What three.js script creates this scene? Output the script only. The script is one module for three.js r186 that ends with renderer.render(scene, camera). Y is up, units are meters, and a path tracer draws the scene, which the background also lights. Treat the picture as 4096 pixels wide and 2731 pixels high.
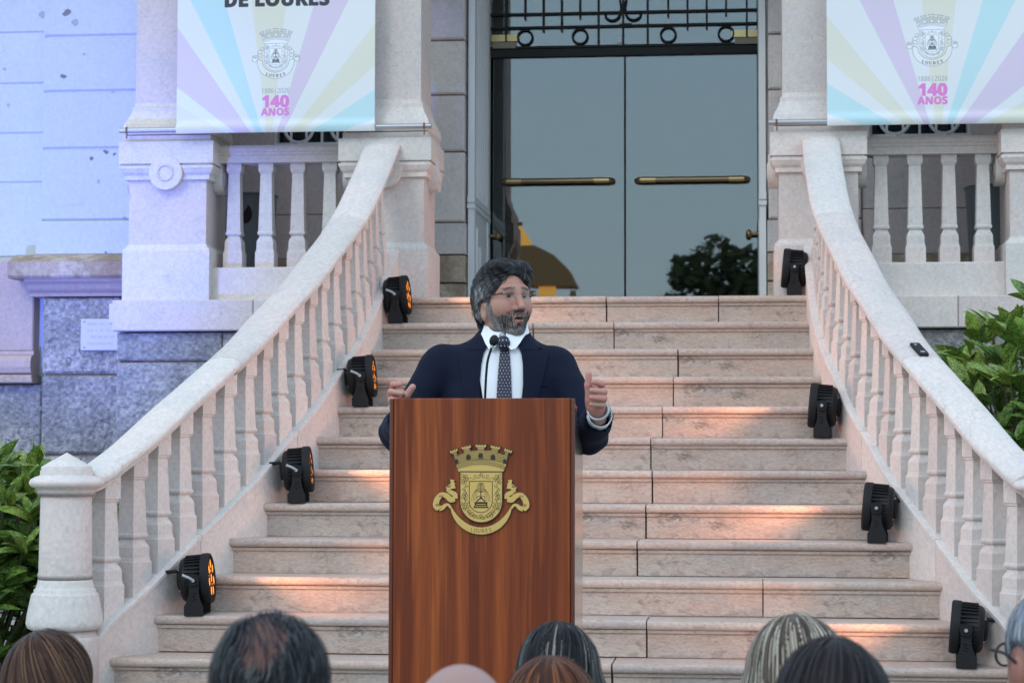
import * as THREE from 'three';
import { mergeGeometries, mergeVertices } from 'three/addons/utils/BufferGeometryUtils.js';

// ---------------------------------------------------------------- camera
const scene = new THREE.Scene();
const camera = new THREE.PerspectiveCamera(18.37, 1024 / 682, 0.1, 400);
camera.position.set(0.858, 1.0706, 9.4077);
camera.rotation.order = 'YXZ';
camera.rotation.set(0.0561, 0.1089, 0.0024);
camera.focus = 7.9;
camera.userData.fStop = 7.5;

// ---------------------------------------------------------------- sky: clear dusk, soft light
const skyTex = (() => {
  const W = 128, H = 64, d = new Float32Array(W * H * 4);
  const stops = [[-1, .16, .155, .15], [-.02, .3, .29, .28], [0, .98, 1.08, 1.12], [.09, .84, 1.1, 1.27], [.25, .76, 1.08, 1.36], [.6, .8, .99, 1.22], [1, .76, .92, 1.14]];
  for (let j = 0; j < H; j++) {
    const s = Math.sin(((j + .5) / H - .5) * Math.PI);
    let k = 0; while (k < stops.length - 2 && s > stops[k + 1][0]) k++;
    const a = stops[k], b = stops[k + 1], t = Math.min(1, Math.max(0, (s - a[0]) / (b[0] - a[0])));
    for (let i = 0; i < W; i++) {
      const o = (j * W + i) * 4;
      for (let c = 0; c < 3; c++) d[o + c] = a[c + 1] + (b[c + 1] - a[c + 1]) * t;
      d[o + 3] = 1;
    }
  }
  const t = new THREE.DataTexture(d, W, H, THREE.RGBAFormat, THREE.FloatType);
  t.mapping = THREE.EquirectangularReflectionMapping; t.magFilter = t.minFilter = THREE.LinearFilter; t.needsUpdate = true;
  return t;
})();
scene.background = skyTex; scene.environment = skyTex;
scene.backgroundIntensity = 1; scene.environmentIntensity = 1;

// ---------------------------------------------------------------- low, veiled sun
const sun = new THREE.DirectionalLight(new THREE.Color(1, .95, .9), .6);
sun.position.set(-7, 13, 14); sun.target.position.set(0, 1, -2);
sun.castShadow = true; sun.shadow.radius = 34; sun.shadow.mapSize.set(2048, 2048);
Object.assign(sun.shadow.camera, { left: -8, right: 8, top: 8, bottom: -8, near: 1, far: 50 });
sun.name = 'sun';
scene.add(sun, sun.target);

const renderer = new THREE.WebGLRenderer({ antialias: true });
renderer.setSize(1024, 682);
renderer.toneMapping = THREE.LinearToneMapping;
renderer.toneMappingExposure = 1.22;
renderer.shadowMap.enabled = true;

// ---------------------------------------------------------------- helpers
const rng = (s) => () => { s = (s + 0x6d2b79f5) | 0; let t = Math.imul(s ^ (s >>> 15), 1 | s); t = (t + Math.imul(t ^ (t >>> 7), 61 | t)) ^ t; return ((t ^ (t >>> 14)) >>> 0) / 4294967296; };
const R0 = rng(7);
const lerp = (a, b, t) => a + (b - a) * t, clamp = (x, a = 0, b = 1) => Math.min(b, Math.max(a, x));
const sstep = (a, b, x) => { const t = clamp((x - a) / (b - a)); return t * t * (3 - 2 * t); };
const V = (x, y, z) => new THREE.Vector3(x, y, z);
const names = new Map();
const numbered = (n) => { const k = names.get(n) ?? 0; names.set(n, k + 1); return k ? n + '_' + String(k).padStart(3, '0') : n; };
function shade(o) { o.traverse((m) => { if (m.isMesh) m.castShadow = m.receiveShadow = true; }); return o; }
function thing(name, label, category, pos = [0, 0, 0], turn = 0, group) {
  const o = new THREE.Group(); o.name = numbered(name); o.position.set(...pos); o.rotation.y = turn;
  o.userData = { label, category }; if (group) o.userData.group = group;
  scene.add(o); return o;
}
function part(name, geo, mat, parent, pos, rot) {
  const m = new THREE.Mesh(geo, mat); m.name = name; m.castShadow = m.receiveShadow = true;
  if (pos) m.position.set(...pos); if (rot) m.rotation.set(...rot);
  (parent ?? scene).add(m); return m;
}
function sub(name, parent, pos, turn) { const g = new THREE.Group(); g.name = name; if (pos) g.position.set(...pos); if (turn) g.rotation.y = turn; parent.add(g); return g; }
function structure(name, geo, mat) { const m = part(numbered(name), geo, mat); m.userData.kind = 'structure'; return m; }
function solo(name, geo, mat, label, category, group) { const m = part(numbered(name), geo, mat); m.userData = { label, category }; if (group) m.userData.group = group; return m; }
const T = (g, x, y, z) => g.translate(x, y, z);
function merge(list) {
  list = list.map((g) => { g = g.index ? g.toNonIndexed() : g; for (const k of Object.keys(g.attributes)) if (!['position', 'normal', 'uv', 'color'].includes(k)) g.deleteAttribute(k); return g; });
  const hasC = list.some((g) => g.attributes.color);
  for (const g of list) {
    if (!g.attributes.uv) g.setAttribute('uv', new THREE.BufferAttribute(new Float32Array(g.attributes.position.count * 2), 2));
    if (hasC && !g.attributes.color) g.setAttribute('color', new THREE.BufferAttribute(new Float32Array(g.attributes.position.count * 3).fill(1), 3));
  }
  return mergeGeometries(list, false);
}
// uv in metres by the direction a face points, with an offset so that blocks differ
function boxUV(g, ox = 0, oy = 0) {
  if (g.index) g = g.toNonIndexed();
  if (!g.attributes.normal) g.computeVertexNormals();
  const p = g.attributes.position, uv = new Float32Array(p.count * 2), a = V(), b = V(), c = V();
  for (let i = 0; i < p.count; i += 3) {
    a.fromBufferAttribute(p, i); b.fromBufferAttribute(p, i + 1); c.fromBufferAttribute(p, i + 2);
    const n = b.clone().sub(a).cross(c.clone().sub(a)), X = Math.abs(n.x), Y = Math.abs(n.y), Z = Math.abs(n.z);
    [a, b, c].forEach((q, k) => {
      const [u, v] = Z >= X && Z >= Y ? [q.x, q.y] : X >= Y ? [q.z, q.y] : [q.x, q.z];
      uv[(i + k) * 2] = u + ox; uv[(i + k) * 2 + 1] = v + oy;
    });
  }
  g.setAttribute('uv', new THREE.BufferAttribute(uv, 2));
  return g;
}
const box = (w, h, d, x = 0, y = 0, z = 0) => new THREE.BoxGeometry(w, h, d).translate(x, y, z);
// box from corner to corner with chamfered edges
function block(x0, x1, y0, y1, z0, z1, c = .008) {
  const w = x1 - x0, h = y1 - y0, d = z1 - z0; c = Math.min(c, w / 3, h / 3, d / 3);
  const s = new THREE.Shape(); s.moveTo(-w / 2 + c, -h / 2 + c); s.lineTo(w / 2 - c, -h / 2 + c); s.lineTo(w / 2 - c, h / 2 - c); s.lineTo(-w / 2 + c, h / 2 - c); s.closePath();
  const g = new THREE.ExtrudeGeometry(s, { depth: d - 2 * c, bevelEnabled: true, bevelThickness: c, bevelSize: c, bevelSegments: 1, steps: 1 });
  g.translate((x0 + x1) / 2, (y0 + y1) / 2, z0 + c);
  return boxUV(g, R0() * 3, R0() * 3);
}
// prism: polygon [[a,b]...] in the z-y plane extruded along x
function prismX(poly, x0, x1) {
  const s = new THREE.Shape(poly.map(([z, y]) => new THREE.Vector2(-z, y)));
  const g = new THREE.ExtrudeGeometry(s, { depth: x1 - x0, bevelEnabled: false });
  g.rotateY(Math.PI / 2); g.translate(x0, 0, 0); // local x -> -z, extrude -> +x
  return boxUV(g, R0() * 3, R0() * 3);
}
function extr(points, depth, bevel = 0, segs = 1, curve = 8) {
  const s = points instanceof THREE.Shape ? points : new THREE.Shape(points.map(([x, y]) => new THREE.Vector2(x, y)));
  return new THREE.ExtrudeGeometry(s, { depth: depth - 2 * bevel, bevelEnabled: bevel > 0, bevelThickness: bevel, bevelSize: bevel, bevelSegments: segs, curveSegments: curve }).translate(0, 0, bevel);
}
// square section turned profile [[halfWidth, y]...], flat faces
function squareLathe(prof, sx = 1, sz = 1) {
  const pos = [], quad = (a, b, c, d) => pos.push(...a, ...b, ...c, ...a, ...c, ...d);
  const corner = (h, y, k) => [[-h * sx, y, h * sz], [h * sx, y, h * sz], [h * sx, y, -h * sz], [-h * sx, y, -h * sz]][k % 4];
  for (let i = 0; i < prof.length - 1; i++) for (let k = 0; k < 4; k++) quad(corner(...prof[i], k), corner(...prof[i], k + 1), corner(...prof[i + 1], k + 1), corner(...prof[i + 1], k));
  const t = prof[prof.length - 1], b = prof[0];
  quad(corner(...t, 0), corner(...t, 1), corner(...t, 2), corner(...t, 3));
  quad(corner(...b, 3), corner(...b, 2), corner(...b, 1), corner(...b, 0));
  const g = new THREE.BufferGeometry(); g.setAttribute('position', new THREE.Float32BufferAttribute(pos, 3)); g.computeVertexNormals();
  return boxUV(g, R0() * 3, R0() * 3);
}
const lathe = (pts, seg = 32) => new THREE.LatheGeometry(pts.map(([r, y]) => new THREE.Vector2(r, y)), seg);
function tube(points, r, seg = 24, rad = 8, closed = false) { return new THREE.TubeGeometry(new THREE.CatmullRomCurve3(points.map((p) => V(...p)), closed, 'catmullrom', .5), seg, r, rad, closed); }
const cyl = (r, h, seg = 20, r2 = r) => new THREE.CylinderGeometry(r2, r, h, seg);

// ---------------------------------------------------------------- computed textures
const PERM = (() => { const r = rng(99), a = new Float32Array(65536); for (let i = 0; i < a.length; i++) a[i] = r(); return a; })();
function vn(x, y, px, py, s) {
  const ix = Math.floor(x), iy = Math.floor(y), fx = x - ix, fy = y - iy, sx = fx * fx * (3 - 2 * fx), sy = fy * fy * (3 - 2 * fy);
  const x0 = ((ix % px) + px) % px, x1 = (x0 + 1) % px, y0 = ((iy % py) + py) % py, y1 = (y0 + 1) % py;
  const h = (a, b) => PERM[(a * 7919 + b * 104729 + s * 1299709) & 65535];
  return lerp(lerp(h(x0, y0), h(x1, y0), sx), lerp(h(x0, y1), h(x1, y1), sx), sy);
}
function fbm(u, v, fx, fy, oct, s) { let a = .5, t = 0, n = 0; for (let i = 0; i < oct; i++) { t += a * vn(u * fx, v * fy, fx, fy, s + i * 17); n += a; a *= .5; fx *= 2; fy *= 2; } return t / n; }
function tex(w, h, fn, srgb = true) {
  const d = new Uint8Array(w * h * 4);
  for (let y = 0; y < h; y++) for (let x = 0; x < w; x++) {
    const c = fn((x + .5) / w, (y + .5) / h), o = (y * w + x) * 4;
    if (c.length) { d[o] = clamp(c[0], 0, 255); d[o + 1] = clamp(c[1], 0, 255); d[o + 2] = clamp(c[2], 0, 255); } else d[o] = d[o + 1] = d[o + 2] = clamp(c, 0, 255);
    d[o + 3] = 255;
  }
  const t = new THREE.DataTexture(d, w, h); t.magFilter = t.minFilter = THREE.LinearFilter; t.wrapS = t.wrapT = THREE.RepeatWrapping;
  if (srgb) t.colorSpace = THREE.SRGBColorSpace; t.needsUpdate = true; return t;
}
const rep = (t, sx, sy = sx) => { t.repeat.set(1 / sx, 1 / sy); return t; };
const tint = (c, k) => c.map((x) => x * k);
const mix3 = (a, b, t) => [lerp(a[0], b[0], t), lerp(a[1], b[1], t), lerp(a[2], b[2], t)];
const ridge = (n, w) => clamp(1 - Math.abs(n - .5) / w);

// dressed limestone: pale, faintly pink, fine pits, hairline veins
const limeMap = rep(tex(1024, 1024, (u, v) => {
  const big = fbm(u, v, 3, 3, 4, 1), fine = fbm(u, v, 96, 96, 2, 5), mid = fbm(u, v, 14, 14, 3, 8);
  let c = mix3([208, 204, 199], [216, 206, 200], sstep(.35, .65, big));
  c = mix3(c, [196, 194, 192], sstep(.5, .8, mid) * .3);
  const vein = ridge(fbm(u + .03 * mid, v + .04 * big, 5, 4, 5, 21), .008) * sstep(.5, .62, fbm(u, v, 6, 6, 2, 33));
  c = mix3(c, [158, 150, 146], vein * .3);
  const pit = sstep(.74, .82, fbm(u, v, 60, 60, 2, 44)) * sstep(.45, .6, fbm(u, v, 7, 7, 2, 51));
  c = mix3(c, [150, 143, 138], pit * .12);
  return tint(c, .95 + .1 * fine);
}), 1.3);
const limeBump = rep(tex(512, 512, (u, v) => 130 + 90 * (fbm(u, v, 60, 60, 3, 5) - .5) + 60 * (fbm(u, v, 8, 8, 3, 9) - .5) - 30 * sstep(.74, .82, fbm(u, v, 60, 60, 2, 44)), false), 1.3);
// step stone: beige-pink bedded limestone, wavy stylolites along the bed, pale lumps
const bedded = (u, v, sx, sy) => {
  const warp = fbm(u, v, 6 * sx, 5 * sy, 4, 61), big = fbm(u, v, 2 * sx, 5 * sy, 3, 62);
  let c = mix3([205, 190, 176], [200, 178, 163], sstep(.35, .68, big));
  c = mix3(c, [188, 181, 174], sstep(.5, .72, fbm(u, v, 4 * sx, 9 * sy, 3, 66)) * .5);
  const lump = sstep(.56, .63, fbm(u + .01, v, 9 * sx, 12 * sy, 2, 69)); c = mix3(c, [214, 199, 186], lump * .28);
  const band = (v * 4 * sy + warp * 2.2) % 1; const line = ridge(band, .035) * sstep(.42, .6, fbm(u, v, 7 * sx, 6 * sy, 2, 71));
  c = mix3(c, [150, 124, 110], line * .4);
  const edge = ridge(fbm(u + .01, v, 9 * sx, 12 * sy, 2, 69) + .095, .012); c = mix3(c, [160, 134, 120], edge * .18);
  const wisp = ridge(fbm(u, v, 10 * sx, 26 * sy, 4, 75), .012); c = mix3(c, [140, 120, 110], wisp * .4);
  return tint(c, .9 + .2 * fbm(u, v, 90 * sx, 150 * sy, 3, 77));
};
const stepMap = rep(tex(1024, 1024, (u, v) => bedded(u, v, 1, 1)), 1.1);
// risers: the same stone with black crusts of dirt hanging in ragged patches below the nosing, v = 0..1 over the height
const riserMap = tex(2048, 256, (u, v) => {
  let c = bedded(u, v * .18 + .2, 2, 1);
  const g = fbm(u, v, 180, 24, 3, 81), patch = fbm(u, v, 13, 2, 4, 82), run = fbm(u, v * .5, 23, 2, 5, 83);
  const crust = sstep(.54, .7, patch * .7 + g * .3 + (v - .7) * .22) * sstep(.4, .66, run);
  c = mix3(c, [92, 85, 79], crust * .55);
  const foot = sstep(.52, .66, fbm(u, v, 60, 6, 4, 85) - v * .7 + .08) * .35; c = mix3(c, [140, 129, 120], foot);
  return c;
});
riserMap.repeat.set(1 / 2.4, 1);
const stepBump = rep(tex(512, 512, (u, v) => 128 + 150 * (fbm(u, v, 24, 50, 4, 91) - .5) - 60 * ridge(fbm(u, v, 10, 26, 4, 75), .02), false), 1.1);
// rough rusticated stone
const roughH = (u, v) => { const b = fbm(u, v, 10, 10, 2, 101), r = fbm(u + .02 * b, v, 34, 44, 4, 103); return .55 * r + .45 * b + .12 * fbm(u, v, 120, 120, 2, 104) - .2 * ridge(fbm(u, v, 2, 2, 5, 106), .003); };
const roughMap = rep(tex(1024, 1024, (u, v) => { let c = mix3([140, 140, 139], [160, 159, 157], sstep(.3, .7, fbm(u, v, 5, 5, 4, 110))); c = mix3(c, [110, 108, 107], ridge(fbm(u, v, 2, 2, 5, 106), .003) * .5); return tint(c, .72 + .56 * fbm(u, v, 60, 64, 4, 111)); }), 1.2);
const roughBump = rep(tex(1024, 1024, (u, v) => 255 * clamp(roughH(u, v) * 1.1 - .1), false), 1.2);
// painted render of the wing
const paintMap = rep(tex(1024, 1024, (u, v) => {
  let c = mix3([196, 203, 209], [188, 196, 203], fbm(u, v, 4, 4, 4, 121));
  c = mix3(c, [168, 168, 168], ridge(fbm(u, v, 3, 2, 5, 123), .0035) * sstep(.55, .65, fbm(u, v, 4, 4, 2, 124)) * .35);
  c = mix3(c, [130, 132, 134], sstep(.86, .88, fbm(u, v, 16, 16, 3, 126)) * .5);
  return tint(c, .97 + .06 * fbm(u, v, 120, 120, 2, 127));
}), 1.9);
const wornMap = rep(tex(512, 512, (u, v) => { let c = mix3([176, 160, 142], [150, 132, 112], sstep(.35, .65, fbm(u, v, 4, 4, 4, 131))); c = mix3(c, [198, 186, 170], sstep(.55, .7, fbm(u, v, 9, 9, 3, 133)) * .6); return tint(c, .88 + .24 * fbm(u, v, 60, 60, 3, 134)); }), .9);

const mat = (o) => new THREE.MeshStandardMaterial(o);
const phys = (o) => new THREE.MeshPhysicalMaterial(o);
const col = (r, g, b) => new THREE.Color().setRGB(r, g, b);
const hex = (h) => new THREE.Color(h);
const M = {
  lime: mat({ map: limeMap, bumpMap: limeBump, bumpScale: .0016, roughness: .78 }),
  lime2: mat({ map: limeMap, color: col(.93, .9, .9), bumpMap: limeBump, bumpScale: .0016, roughness: .8 }),
  limeGrey: mat({ map: limeMap, color: col(.9, .9, .92), bumpMap: limeBump, bumpScale: .002, roughness: .85 }),
  step: mat({ map: stepMap, color: col(.86, .86, .87), bumpMap: stepBump, bumpScale: .002, roughness: .7 }),
  step2: mat({ map: stepMap, color: col(.8, .8, .83), bumpMap: stepBump, bumpScale: .002, roughness: .7 }),
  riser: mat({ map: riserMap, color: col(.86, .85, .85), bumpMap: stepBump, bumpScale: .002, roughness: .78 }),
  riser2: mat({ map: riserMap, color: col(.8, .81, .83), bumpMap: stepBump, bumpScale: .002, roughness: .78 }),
  mortar: mat({ map: wornMap, color: col(.42, .4, .38), roughness: .95 }),
  rough: mat({ map: roughMap, bumpMap: roughBump, bumpScale: .034, roughness: .9 }),
  rough2: mat({ map: roughMap, color: col(.92, .93, .95), bumpMap: roughBump, bumpScale: .026, roughness: .9 }),
  paint: mat({ map: paintMap, roughness: .75 }),
  worn: mat({ map: wornMap, bumpMap: stepBump, bumpScale: .003, roughness: .9 }),
  pinkStone: mat({ map: limeMap, color: col(.72, .62, .58), bumpMap: limeBump, bumpScale: .003, roughness: .85 }),
  steel: mat({ color: col(.42, .43, .45), metalness: .85, roughness: .45 }),
  black: phys({ color: col(.01, .01, .011), roughness: .5, specularIntensity: .55 }),
  blackMatt: phys({ color: col(.013, .013, .015), roughness: .65, specularIntensity: .5 }),
  iron: mat({ color: col(.008, .009, .01), roughness: .6 }),
  whiteIron: mat({ color: col(.74, .77, .78), roughness: .5 }),
  brass: mat({ color: col(.55, .42, .2), metalness: 1, roughness: .32 }),
  darkBrass: mat({ color: col(.3, .22, .12), metalness: 1, roughness: .35 }),
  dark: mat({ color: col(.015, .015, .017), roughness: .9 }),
};
// ================================================================ ground
const paveMap = rep(tex(512, 512, (u, v) => tint(mix3([150, 143, 134], [128, 122, 116], fbm(u, v, 5, 5, 4, 141)), .85 + .3 * fbm(u, v, 80, 80, 3, 143))), 1.5);
const pave = mat({ map: paveMap, roughness: .9 });
structure('plaza_ground', boxUV(box(240, .4, 240, 0, -.7, 30)), pave);
structure('terrace_pavement', boxUV(box(16, .5, 7.6, 0, -.251, .2)), pave);

// ================================================================ staircase
const RISE = .17, GO = .2762, NST = 12;
const WTAB = [2.06, 2.012, 1.883, 1.777, 1.664, 1.556, 1.481, 1.400, 1.344, 1.288, 1.254, 1.241, 1.233, 1.233];
function halfWidth(z) { // half width of the flight at depth z (smooth through the table)
  const s = -z / GO + 1; if (s <= 0) return 2.06 - s * .06;
  const i = Math.min(WTAB.length - 2, Math.floor(s)), t = s - i, g = (k) => WTAB[clamp(k, 0, WTAB.length - 1)];
  const a = g(i - 1), b = g(i), c = g(i + 1), d = g(i + 2);
  return .5 * (2 * b + (c - a) * t + (2 * a - 5 * b + 4 * c - d) * t * t + (3 * b - a - 3 * c + d) * t * t * t);
}
const slopeY = (z) => RISE - z * RISE / GO;
const stairs = thing('stone_staircase', 'flared flight of twelve veined beige stone steps leading up to the glass doors', 'staircase');
// joints between the stones of each step, as seen in the photograph
const JOINTS = [[.28], [.42], [-.55, .95], [.35], [-.2, .38], [.4], [.38], [.43], [-.6, .48], [.5, -.4], [-.35, .12], [.06, .72]];
const rs = rng(31);
for (let i = 1; i <= NST; i++) {
  const z0 = -(i - 1) * GO, y1 = i * RISE, hw = WTAB[i], st = sub('step', stairs);
  const cuts = [-hw, ...JOINTS[i - 1].slice().sort((a, b) => a - b), hw];
  part('bedding', boxUV(box(2 * hw - .02, RISE - .012, i === NST ? .3 : GO + .02, 0, y1 - RISE / 2 - .006, z0 - .075 - (i === NST ? .15 : GO / 2)), rs() * 3, rs()), M.mortar, st);
  for (let k = 0; k < cuts.length - 1; k++) {
    const gap = k < cuts.length - 2 ? .002 + rs() * .006 : 0, a = cuts[k] + (k ? .002 : 0), b = cuts[k + 1] - gap, dy = (rs() - .5) * .004, dz = (rs() - .5) * .006;
    // tread slab with a bullnose
    const t = .04, pr = [];
    for (let q = 0; q <= 7; q++) { const th = -Math.PI / 2 + Math.PI * q / 7; pr.push([z0 + dz - .016 + .016 * Math.cos(th), y1 + dy - t / 2 + (t / 2) * Math.sin(th)]); }
    pr.push([z0 - GO - .06, y1 + dy], [z0 - GO - .06, y1 + dy - t]);
    part('tread_slab', prismX(pr.map(([z, y]) => [z, y]), a, b), rs() < .5 ? M.step : M.step2, st);
    // riser stone with the small fillet under the nosing
    const f = z0 - .034 + (rs() - .5) * .005, yb = y1 - RISE + .001 + rs() * .003, yt = y1 - t - .0005;
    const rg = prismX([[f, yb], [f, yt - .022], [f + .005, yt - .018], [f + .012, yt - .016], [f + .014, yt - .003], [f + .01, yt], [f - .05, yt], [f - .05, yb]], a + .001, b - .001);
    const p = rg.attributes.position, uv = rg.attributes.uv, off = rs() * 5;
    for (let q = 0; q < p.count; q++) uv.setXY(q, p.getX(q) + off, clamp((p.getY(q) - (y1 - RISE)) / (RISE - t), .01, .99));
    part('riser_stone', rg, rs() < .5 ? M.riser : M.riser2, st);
  }
}
part('landing_edge', boxUV(box(2.9, .1, .5, 0, 1.96, -3.55)), M.step, stairs);

// ================================================================ balustrades of the flight
const PATH = (off, z) => { const d = (halfWidth(z + .01) - halfWidth(z - .01)) / .02, l = Math.hypot(1, d); return [halfWidth(z) + off / l, z - off * d / l * 0 + 0]; };
// sweep a closed section [[across, up]...] along the flight on one side; yAt gives the height of the section's origin
function sweep(side, section, zA, zB, n, yAt, off, tang) {
  const pos = [], idx = [], m = section.length;
  const ring = (z) => {
    const x = halfWidth(z) + off, d = (halfWidth(z + .02) - halfWidth(z - .02)) / .04, l = Math.hypot(1, d), ax = 1 / l, az = -d / l; // across = outward normal in plan
    const y = yAt(z);
    return section.map(([a, b]) => [side * (x + a * ax), y + b, z + a * az]);
  };
  const rings = []; for (let k = 0; k <= n; k++) rings.push(ring(lerp(zA, zB, k / n)));
  const tri = (a, b, c) => side > 0 ? pos.push(...a, ...b, ...c) : pos.push(...a, ...c, ...b);
  for (let k = 0; k < n; k++) for (let j = 0; j < m; j++) { const j2 = (j + 1) % m, A = rings[k][j], B = rings[k][j2], C = rings[k + 1][j2], D = rings[k + 1][j]; tri(A, C, B); tri(A, D, C); }
  for (let j = 1; j < m - 1; j++) { tri(rings[0][0], rings[0][j], rings[0][j + 1]); tri(rings[n][0], rings[n][j + 1], rings[n][j]); }
  let g = new THREE.BufferGeometry(); g.setAttribute('position', new THREE.Float32BufferAttribute(pos, 3)); g.computeVertexNormals();
  const uv = [], o1 = R0() * 3, o2 = R0() * 3, len = Math.hypot(zB - zA, yAt(zB) - yAt(zA)), per = [0]; for (let j = 0; j < m; j++) { const a = section[j], b = section[(j + 1) % m]; per.push(per[j] + Math.hypot(b[0] - a[0], b[1] - a[1])); }
  const q = (k, j) => [o1 + k / n * len, o2 + per[j]], T3 = (a, b, c) => side > 0 ? uv.push(...a, ...b, ...c) : uv.push(...a, ...c, ...b);
  for (let k = 0; k < n; k++) for (let j = 0; j < m; j++) { T3(q(k, j), q(k + 1, j + 1), q(k, j + 1)); T3(q(k, j), q(k + 1, j), q(k + 1, j + 1)); }
  while (uv.length < pos.length / 3 * 2) uv.push(o1, o2);
  g.setAttribute('uv', new THREE.Float32BufferAttribute(uv, 2));
  return creased(g, .6);
}
function creased(g, ang) { // average normals of coincident vertices whose faces differ by less than ang
  const p = g.attributes.position, n = g.attributes.normal, map = new Map();
  for (let i = 0; i < p.count; i++) { const k = [p.getX(i), p.getY(i), p.getZ(i)].map((x) => Math.round(x * 5000)).join(); (map.get(k) ?? map.set(k, []).get(k)).push(i); }
  const out = new Float32Array(p.count * 3), c = Math.cos(ang);
  for (const l of map.values()) for (const i of l) {
    let x = 0, y = 0, z = 0;
    for (const j of l) if (n.getX(i) * n.getX(j) + n.getY(i) * n.getY(j) + n.getZ(i) * n.getZ(j) > c) { x += n.getX(j); y += n.getY(j); z += n.getZ(j); }
    const q = Math.hypot(x, y, z) || 1; out.set([x / q, y / q, z / q], i * 3);
  }
  g.setAttribute('normal', new THREE.BufferAttribute(out, 3)); return g;
}
const railY = (z) => { const l = slopeY(z) + .8, f = .972; return l > f + .06 ? l : l < f - .06 ? f + .0 : f + Math.pow(l - f + .06, 2) / .24; };
const balProfile = (base, shaft, top) => { // half widths and heights, measured upwards
  let y = 0; const p = [[.06, -base], [.06, .0], [.057, .004], [.056, .008], [.053, .022], [.052, .068]];
  p.push([.046, .084], [.04, .094], [.037, .104], [.037, .108], [.043, .109], [.046, .113], [.0485, .119], [.0485, .126], [.046, .132], [.044, .134]);
  y = .134 + shaft; p.push([.035, y], [.035, y + .001], [.041, y + .002], [.041, y + .012], [.046, y + .013], [.046, y + .013 + top]);
  return p;
};
const stairBal = squareLathe(balProfile(.22, .25, .115).map(([h, y]) => [h * 1.1, y])), porchBal = squareLathe(balProfile(.098, .365, .055));
function balustrade(side, label) {
  const t = thing('stair_balustrade', label, 'balustrade', [0, 0, 0], 0, 'stone balustrades of the flight');
  // cheek wall in a few stones
  const cuts = [.1, -.62, -1.46, -2.3, -3.3];
  for (let k = 0; k < cuts.length - 1; k++) {
    const za = cuts[k], zb = cuts[k + 1] + .005;
    const pos = [], n = 8, tri = (a, b, c) => side > 0 ? pos.push(...a, ...b, ...c) : pos.push(...a, ...c, ...b);
    const rings = []; for (let q = 0; q <= n; q++) { const z = lerp(za, zb, q / n), x = halfWidth(z), y = Math.max(slopeY(z) + .135, .25); rings.push([[x, 0], [x, y], [x + .2, y], [x + .2, 0]].map(([a, b]) => [side * a, b, z])); }
    for (let q = 0; q < n; q++) for (let j = 0; j < 4; j++) { const A = rings[q][j], B = rings[q][(j + 1) % 4], C = rings[q + 1][(j + 1) % 4], D = rings[q + 1][j]; tri(A, B, C); tri(A, C, D); }
    tri(rings[0][0], rings[0][2], rings[0][1]); tri(rings[0][0], rings[0][3], rings[0][2]); tri(rings[n][0], rings[n][1], rings[n][2]); tri(rings[n][0], rings[n][2], rings[n][3]);
    let g = new THREE.BufferGeometry(); g.setAttribute('position', new THREE.Float32BufferAttribute(pos, 3)); g.computeVertexNormals();
    part('cheek_stone', creased(boxUV(g, R0() * 3, R0() * 3), .5), k % 2 ? M.lime : M.lime2, t);
    part('coping', sweep(side, [[-.006, -.002], [-.006, .016], [.002, .022], [.2, .022], [.207, .016], [.207, -.002]], za, zb, 8, (z) => slopeY(z) + .135, 0), M.lime, t);
  }
  // handrail in three lengths
  const sec = [[-.072, -.05], [-.074, -.03], [-.085, -.028], [-.09, -.02], [-.1, -.018], [-.108, -.012], [-.112, 0], [-.11, .014], [-.1, .026], [-.07, .038], [0, .046], [.07, .038], [.1, .026], [.11, .014], [.112, 0], [.108, -.012], [.1, -.018], [.09, -.02], [.085, -.028], [.074, -.03], [.072, -.05]];
  const rc = [.1, -.92, -2.32, -3.29];
  for (let k = 0; k < 3; k++) part('handrail', sweep(side, sec, rc[k], rc[k + 1] + .003, 22, railY, .098), k === 1 ? M.lime2 : M.lime, t);
  // balusters
  for (let k = 0; k < 19; k++) {
    const z = -.098 - k * .1645; if (z < -3.12) break;
    const d = (halfWidth(z + .02) - halfWidth(z - .02)) / .04;
    part('baluster', stairBal, k % 3 === 1 ? M.lime2 : M.lime, t, [side * (halfWidth(z) + .1), slopeY(z) + .135 + .125, z], [0, side * Math.atan(d), 0]);
  }
  // newel
  const nw = sub('newel', t, [side * 2.18, 0, .13]);
  part('plinth', boxUV(lathe([[0, 0], [.155, 0], [.155, .26], [.15, .275], [.14, .28], [.14, .31], [0, .31]])), M.lime2, nw);
  part('base', boxUV(lathe([[0, .305], [.15, .306], [.166, .315], [.172, .335], [.168, .37], [.15, .46], [.146, .468], [.138, .472], [.138, .486], [.13, .49], [.128, .5], [.122, .52], [.121, .535], [0, .535]], 40)), M.lime, nw);
  part('shaft', boxUV(lathe([[0, .53], [.122, .53], [.122, .556], [.119, .56], [.114, .91], [0, .91]], 40)), M.lime2, nw);
  part('cap', boxUV(lathe([[0, .905], [.128, .905], [.128, .928], [.136, .932], [.142, .94], [.15, .942], [.16, .948], [.166, .958], [.166, .968], [.158, .98], [.14, .99], [.12, .996], [.118, 1.0], [.118, 1.018], [.113, 1.02], [.113, 1.036], [.0, 1.1]], 40)), M.lime, nw);
  for (const m of nw.children) m.geometry = creased(m.geometry, .55);
  return t;
}
balustrade(-1, 'white stone stair balustrade on the left with the round newel post below');
balustrade(1, 'white stone stair balustrade on the right with a small black device on its handrail');

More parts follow.
